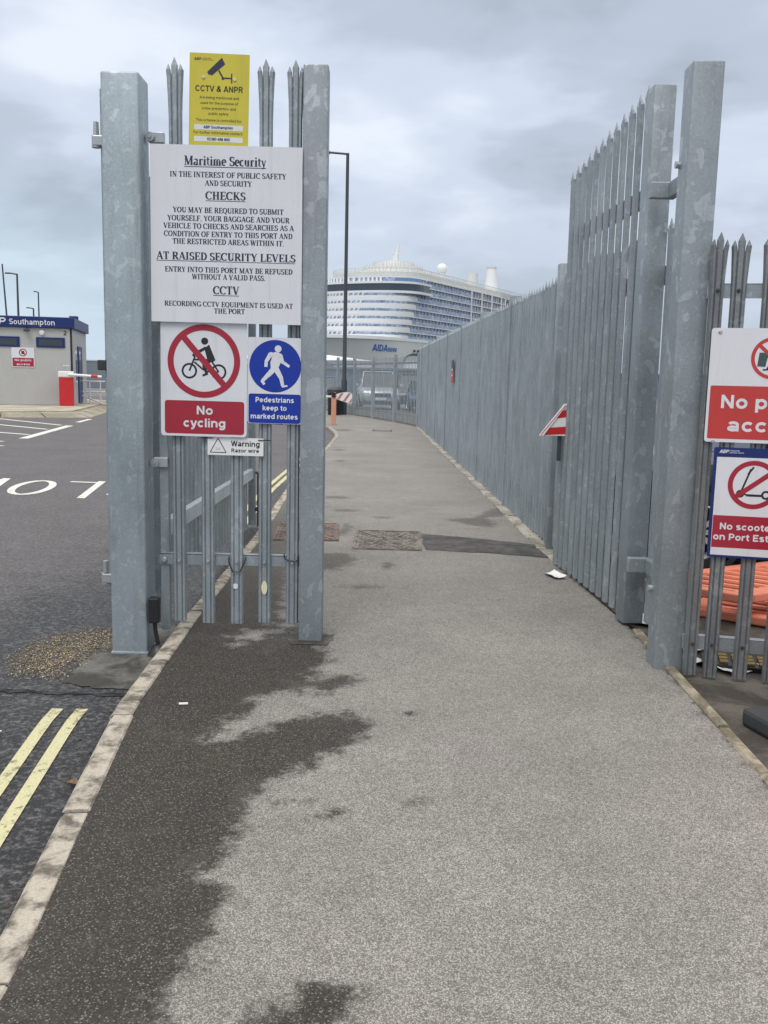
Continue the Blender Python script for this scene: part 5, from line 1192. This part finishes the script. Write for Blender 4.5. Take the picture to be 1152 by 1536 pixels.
bm = NBM(); prism(bm, [(-3.8, 3.001), (3.5, 3.001), (-.15, 4.7)], -8.2); link('roof', bm, 'wallgrey', t)
t = thing('arched_shed', 'dark round roofed shelter in front of the ship by the fence corner', 'building', (4.4, 150, -.13))
bm = NBM(); box(bm, -1.55, 1.55, 0, 6, 0, 4.3); link('wall', bm, 'roofwhite', t)
bm = NBM(); arcp = [(1.75 * math.cos(a), 4.301 + 1.25 * math.sin(a)) for a in np.linspace(0, math.pi, 15)]; inn = [(1.5 * math.cos(a), 4.301 + .95 * math.sin(a)) for a in np.linspace(math.pi, 0, 15)]
prism(bm, arcp + inn, -6.2); link('roof', bm, 'archgreen', t)

# ================================================================== CRUISE SHIP
SH = thing('cruise_ship', 'huge white cruise ship moored beyond the fences with blue balcony rows', 'ship', (12.3, 350, 0), math.atan2(.48, -.877))
BW = 42.0; ZT = 37.9; DP = 2.85
def ftop(k): return 1.46 * k
def outline(f, E, n, inset=0.0, yaft=-84.0, N=40):
    o = []
    for i in range(N + 1):
        a = math.pi * i / N; c, s = math.cos(a), math.sin(a)
        x = BW / 2 - (BW / 2 - inset) * math.copysign(abs(c) ** (2 / n), c); y = f - inset + E * abs(s) ** (2 / n); o.append((x, y))
    return [(inset, yaft)] + o + [(BW - inset, yaft)]
def slab(bm, pts, z0, z1):
    a = [bm.verts.new((x, y, z0)) for x, y in pts]; b_ = [bm.verts.new((x, y, z1)) for x, y in pts]; n = len(pts)
    bm.faces.new(a[::-1]); bm.faces.new(b_)
    for i in range(n): bm.faces.new((a[i], a[(i + 1) % n], b_[(i + 1) % n], b_[i]))
def band(bm, pts, z0, z1, th=.15):
    for i in range(len(pts) - 1):
        p, q_ = Vector(pts[i]), Vector(pts[i + 1]); 
        if (q_ - p).length < 1e-4: continue
        a = [bm.verts.new((*p, z0)), bm.verts.new((*q_, z0)), bm.verts.new((*q_, z1)), bm.verts.new((*p, z1))]; bm.faces.new(a)
EF, NF = 13.0, 2.3
for k in range(0, 9):
    z = ZT - DP * k; bm = NBM(); slab(bm, outline(ftop(k), EF, NF), z - .32, z + .03); link('deck', bm, 'shipwhite', SH)
    if k >= 1:
        inner = outline(ftop(k), EF, NF, .6, -84); bm = NBM(); slab(bm, inner, z + .031, z + DP - .321); yy = ftop(k) - 2.5
        nf = len(bm.faces)
        while yy > -84: box(bm, .12, .59, yy - .06, yy + .06, z + .04, z + DP - .33, mi=1); yy -= 2.9
        link('cabin_wall', bm, ['balc', 'shiplattice'], SH)
    if k >= 3:
        fr = [p for p in outline(ftop(k), EF, NF)[1:-1]]; bm = NBM(); band(bm, [(0.02, ftop(k) - 1.2)] + fr, z, z + 1.55); link('parapet', bm, 'shipwhite', SH)
        bm = NBM()     # slanted fins between the front openings
        inn = outline(ftop(k), EF - .2, NF, .35)[2:-2]
        for j in range(0, len(inn) - 1):
            p, q_ = Vector(inn[j]), Vector(inn[j + 1]); seg = (q_ - p).length; m = max(1, int(seg / 2.6))
            if p.x < 15: continue
            for mm in range(m):
                c = p.lerp(q_, (mm + .5) / m); dd = (q_ - p).normalized(); w1 = .35
                v4 = [bm.verts.new((*(c - dd * w1), z + 1.4)), bm.verts.new((*(c + dd * w1), z + 1.4)), bm.verts.new((*(c + dd * w1 - dd * .5), z + DP - .3)), bm.verts.new((*(c - dd * w1 - dd * .5), z + DP - .3))]; bm.faces.new(v4)
        wallin = [p for p in outline(ftop(k), EF - .6, NF, 1.2)[1:-1] if p[0] > 14.5]; nf = len(bm.faces); band(bm, wallin, z + .04, z + DP - .33)
        bm.faces.ensure_lookup_table()
        for q_ in bm.faces[nf:]: q_.material_index = 1
        link('front_window', bm, ['shipwhite', 'shipglass'], SH)
        seg = [p for p in outline(ftop(k), EF, NF, .8)[1:-1] if p[0] < 16.0]; bm = NBM(); band(bm, [(.8, ftop(k) - 2.0)] + seg, z + 1.0, z + DP - .33); nf = len(bm.faces)
        for p, q_ in zip(seg, seg[1:]):
            if 4 < p[0] < 14 and random.random() < .75:
                c = (Vector(p) + Vector(q_)) / 2; d_ = (Vector(q_) - Vector(p)).normalized(); n_ = Vector((-d_.y, d_.x)) * .06
                bm.faces.new([bm.verts.new((*(c + n_ + d_ * u_), z + w_)) for u_, w_ in ((-.45, 1.6), (.45, 1.6), (.45, 2.4), (-.45, 2.4))])
        bm.faces.ensure_lookup_table()
        for q_ in bm.faces[nf:]: q_.material_index = 1
        link('corner_screen', bm, ['shipcream', 'shipglass'], SH)
    if k >= 1:             # side balconies
        bm = NBM(); f0 = ftop(k) - (1.5 if k < 3 else 1.2)
        bm.faces.new([bm.verts.new(p) for p in ((.03, f0, z + .05), (.03, -46, z + .05), (.03, -46, z + 1.35), (.03, f0, z + 1.35))])
        bm.faces.new([bm.verts.new(p) for p in ((.9, -46.2, z + .05), (.9, -84, z + .05), (.9, -84, z + 1.15), (.9, -46.2, z + 1.15))])
        link('balcony_glass', bm, 'balc', SH)
bm = NBM()
for yy in (-46, -57, -68, -79, -84): box(bm, -.15, .35, yy - .45, yy + .45, ZT - DP * 8, ZT - .33)
link('column', bm, 'shipwhite', SH)
# bridge levels
bm = NBM(); band(bm, [(-1.2, -4), (-1.6, 1.5)] + [(x * 1.08 - 1.6, y + 1.2) for x, y in outline(ftop(1), EF, NF)[2:-2]], ZT - DP * 2 + .55, ZT - DP + .2); link('bridge_window', bm, 'shipglass', SH)
bm = NBM(); slab(bm, [(-1.9, -5), (-1.9, 1.6)] + [(x * 1.09 - 1.8, y + 1.5) for x, y in outline(ftop(1), EF, NF)[2:-2]] + [(BW, -5)], ZT - DP * 2 - .35, ZT - DP * 2 + .54); link('bridge_deck', bm, 'shipwhite', SH)
bm = NBM(); slab(bm, [(-1.7, -5), (-1.7, 1.6)] + [(x * 1.09 - 1.8, y + 1.5) for x, y in outline(ftop(1), EF, NF)[2:-2]] + [(BW, -5)], ZT - DP + .21, ZT - DP + 1.0); link('bridge_roof', bm, 'shipwhite', SH)
bm = NBM(); band(bm, outline(.3, EF + .4, NF)[1:-1], ZT - DP + 1.0, ZT - .3); link('lounge_window', bm, 'shipblueglass', SH)
bm = NBM(); fr = outline(.5, EF + .6, NF)[1:-1]
for p in fr[::1]:
    if p[0] > 10: box(bm, p[0] - .35, p[0] + .35, p[1] - .2, p[1] + .3, ZT - DP + 1.0, ZT - .3)
link('lounge_mullion', bm, 'shipwhite', SH)
# aft block and hull
bm = NBM(); slab(bm, [(.6, -84.2), (BW - .6, -84.2), (BW - .6, -255), (.6, -255)], 10, ZT - 4.0); link('aft_block', bm, 'shipcream', SH)
def hull_pt(a, z):
    tt = (z + 1) / 16.4; E = 24 + 5.5 * tt ** 1.6; f = 10.0 + 2.0 * tt; n = 1.75 + .35 * tt; hw = BW / 2 - (1 - tt) * 2.2
    c, s = math.cos(a), math.sin(a); return (BW / 2 - hw * math.copysign(abs(c) ** (2 / n), c), f + E * abs(s) ** (2 / n))
bm = NBM(); zs = [-1, 2, 5, 8, 11, 13.5, 15.4]; rg = []
for z in zs:
    pts = [(BW / 2 - (BW / 2 - (1 - (z + 1) / 16.4) * 2.2), -255)] + [hull_pt(math.pi * i / 48, z) for i in range(49)] + [(BW - (1 - (z + 1) / 16.4) * 2.2, -255)]
    rg.append([bm.verts.new((x, y, z)) for x, y in pts])
for a, b_ in zip(rg, rg[1:]):
    for i in range(len(a) - 1): bm.faces.new((a[i], a[i + 1], b_[i + 1], b_[i]))
bm.faces.new(rg[-1]); link('hull', bm, 'shiphull', SH, True)
bm = NBM(); pts = [(x, y) for x, y in ([(0, -84)] + [hull_pt(math.pi * i / 48, 15.4) for i in range(49)])]; band(bm, [(x - .06, y + .08) for x, y in pts], 14.6, 15.7); link('bulwark', bm, 'shipwhite', SH)
for i in range(20):
    bm = NBM(); box(bm, -.12, .3, 4 - i * 3.0, 4.9 - i * 3.0, 10.9, 11.8); link('porthole', bm, 'shipglass', SH)
# name on the bow, wrapped round the hull from the side towards the stem
arcs = [(0.0, 0.0)]; HPn = 400; zc = 11.5
prev = Vector(hull_pt(0, zc)); acc = 0; tab = [(0.0, 0.0)]
for i in range(1, HPn + 1):
    a = math.pi / 2 * i / HPn; p = Vector(hull_pt(a, zc)); acc += (p - prev).length; tab.append((acc, a)); prev = p
def wrap(X, Z, S0):
    s = S0 - X; a = interp(tab, s); x, y = hull_pt(a, Z); x2, y2 = hull_pt(a + .003, Z); d = Vector((x2 - x, y2 - y)).normalized(); n = Vector((-d.y, d.x))
    if n.x > 0 and n.y < 0: n = -n
    if n.x > 0: n = -n if n.y < 0 else n
    return (x - .12, y + .12, Z)
bm = NBM(); S0 = 17.5
text(bm, 'AIDA', 0, 6.6, 10.6, 2.3, 0, .06, w=.175, fn=lambda X, Z: wrap(X, Z, S0), slant=.28); text(bm, 'nova', 6.9, 11.6, 10.55, 2.0, 0, .0, fn=lambda X, Z: wrap(X, Z, S0), slant=.28)
link('lettering', bm, 'shipblue', SH)
# upper decks, lattice, mast, radome and funnels
bm = NBM(); slab(bm, outline(-3.0, EF - 1, NF, 2.5, -150), ZT + .04, ZT + 2.6); link('upper_deck', bm, 'shipcream', SH)
bm = NBM(); pl = outline(-2.5, EF - .6, NF, 2.2, -150)
for i in range(len(pl) - 1):
    p, q_ = Vector(pl[i]), Vector(pl[i + 1]); m = max(1, int((q_ - p).length / 2.0))
    for j in range(m): c = p.lerp(q_, j / m); box(bm, c.x - .07, c.x + .07, c.y - .07, c.y + .07, ZT + .03, ZT + 3.9)
band(bm, pl, ZT + 3.7, ZT + 3.95); band(bm, [(x - .05, y) for x, y in pl], ZT + 2.8, ZT + 2.95); link('railing', bm, 'shiplattice', SH)
bm = NBM(); lathe(bm, [(15.5, ZT + 2.61), (14.5, ZT + 4.4), (11.5, ZT + 4.5), (11, ZT + 6.2), (8, ZT + 6.3), (7.2, ZT + 7.8), (4.6, ZT + 8.0), (4.2, ZT + 8.9), (0, ZT + 8.9)], 36, Matrix.Translation((21, -16, 0))); link('dome_deck', bm, 'shipcream', SH)
bm = NBM()
for rr_, za, zb in ((15.2, 2.6, 5.0), (11.6, 4.5, 6.9), (8.0, 6.3, 8.5)):
    for j in range(44):
        a = 2 * math.pi * j / 44; cxx, cyy = 21 + rr_ * math.cos(a), -16 + rr_ * math.sin(a); box(bm, cxx - .07, cxx + .07, cyy - .07, cyy + .07, ZT + za, ZT + zb)
link('dome_railing', bm, 'shiplattice', SH)
ms = Vector((21, -18, ZT + 8.9)); bm = NBM()
tube(bm, [ms, ms + Vector((-.4, 0, 3.2)), ms + Vector((-1.0, 0, 6.6))], [1.1, .8, .45], 10); tube(bm, [ms + Vector((.9, 0, 0)), ms + Vector((1.6, 0, 3.0))], [.35, .2], 8)
box(bm, 17.8, 23.2, -18.3, -17.7, ZT + 12.0, ZT + 12.25); box(bm, 18.9, 22.2, -18.3, -17.7, ZT + 13.8, ZT + 14.0)
for x in (18.1, 20.6, 22.8): tube(bm, [(x, -18, ZT + 12.2), (x, -18, ZT + 14.4)], .1, 6)
link('mast', bm, 'shipwhite', SH)
bm = NBM(); lathe(bm, [(1.3, ZT + 2), (1.5, ZT + 8.6), (1.9, ZT + 9.2)] + [(2.3 * math.cos(a), ZT + 11.0 + 2.3 * math.sin(a)) for a in np.linspace(-.9, math.pi / 2, 12)], 24, Matrix.Translation((21, -60.7, 0))); link('radome', bm, 'shipwhite', SH, True)
bm = NBM(); lathe(bm, [(3.0, ZT + 2), (2.6, ZT + 12.6), (0, ZT + 12.6)], 24, Matrix.Translation((21, -94, 0))); link('vent_stack', bm, 'shipcream', SH, True)
bm = NBM(); lathe(bm, [(3.7, ZT - 1), (3.4, ZT + 6), (2.3, ZT + 17.2), (2.3, ZT + 18.0), (0, ZT + 18.0)], 28, Matrix.Translation((21, -117, 0))); fn_ = link('funnel', bm, 'shipwhite', SH, True)
bm = NBM(); lathe(bm, [(2.36, ZT + 17.0), (2.36, ZT + 17.9)], 28, Matrix.Translation((21, -117, 0))); link('funnel_cap', bm, 'shiplattice', fn_)
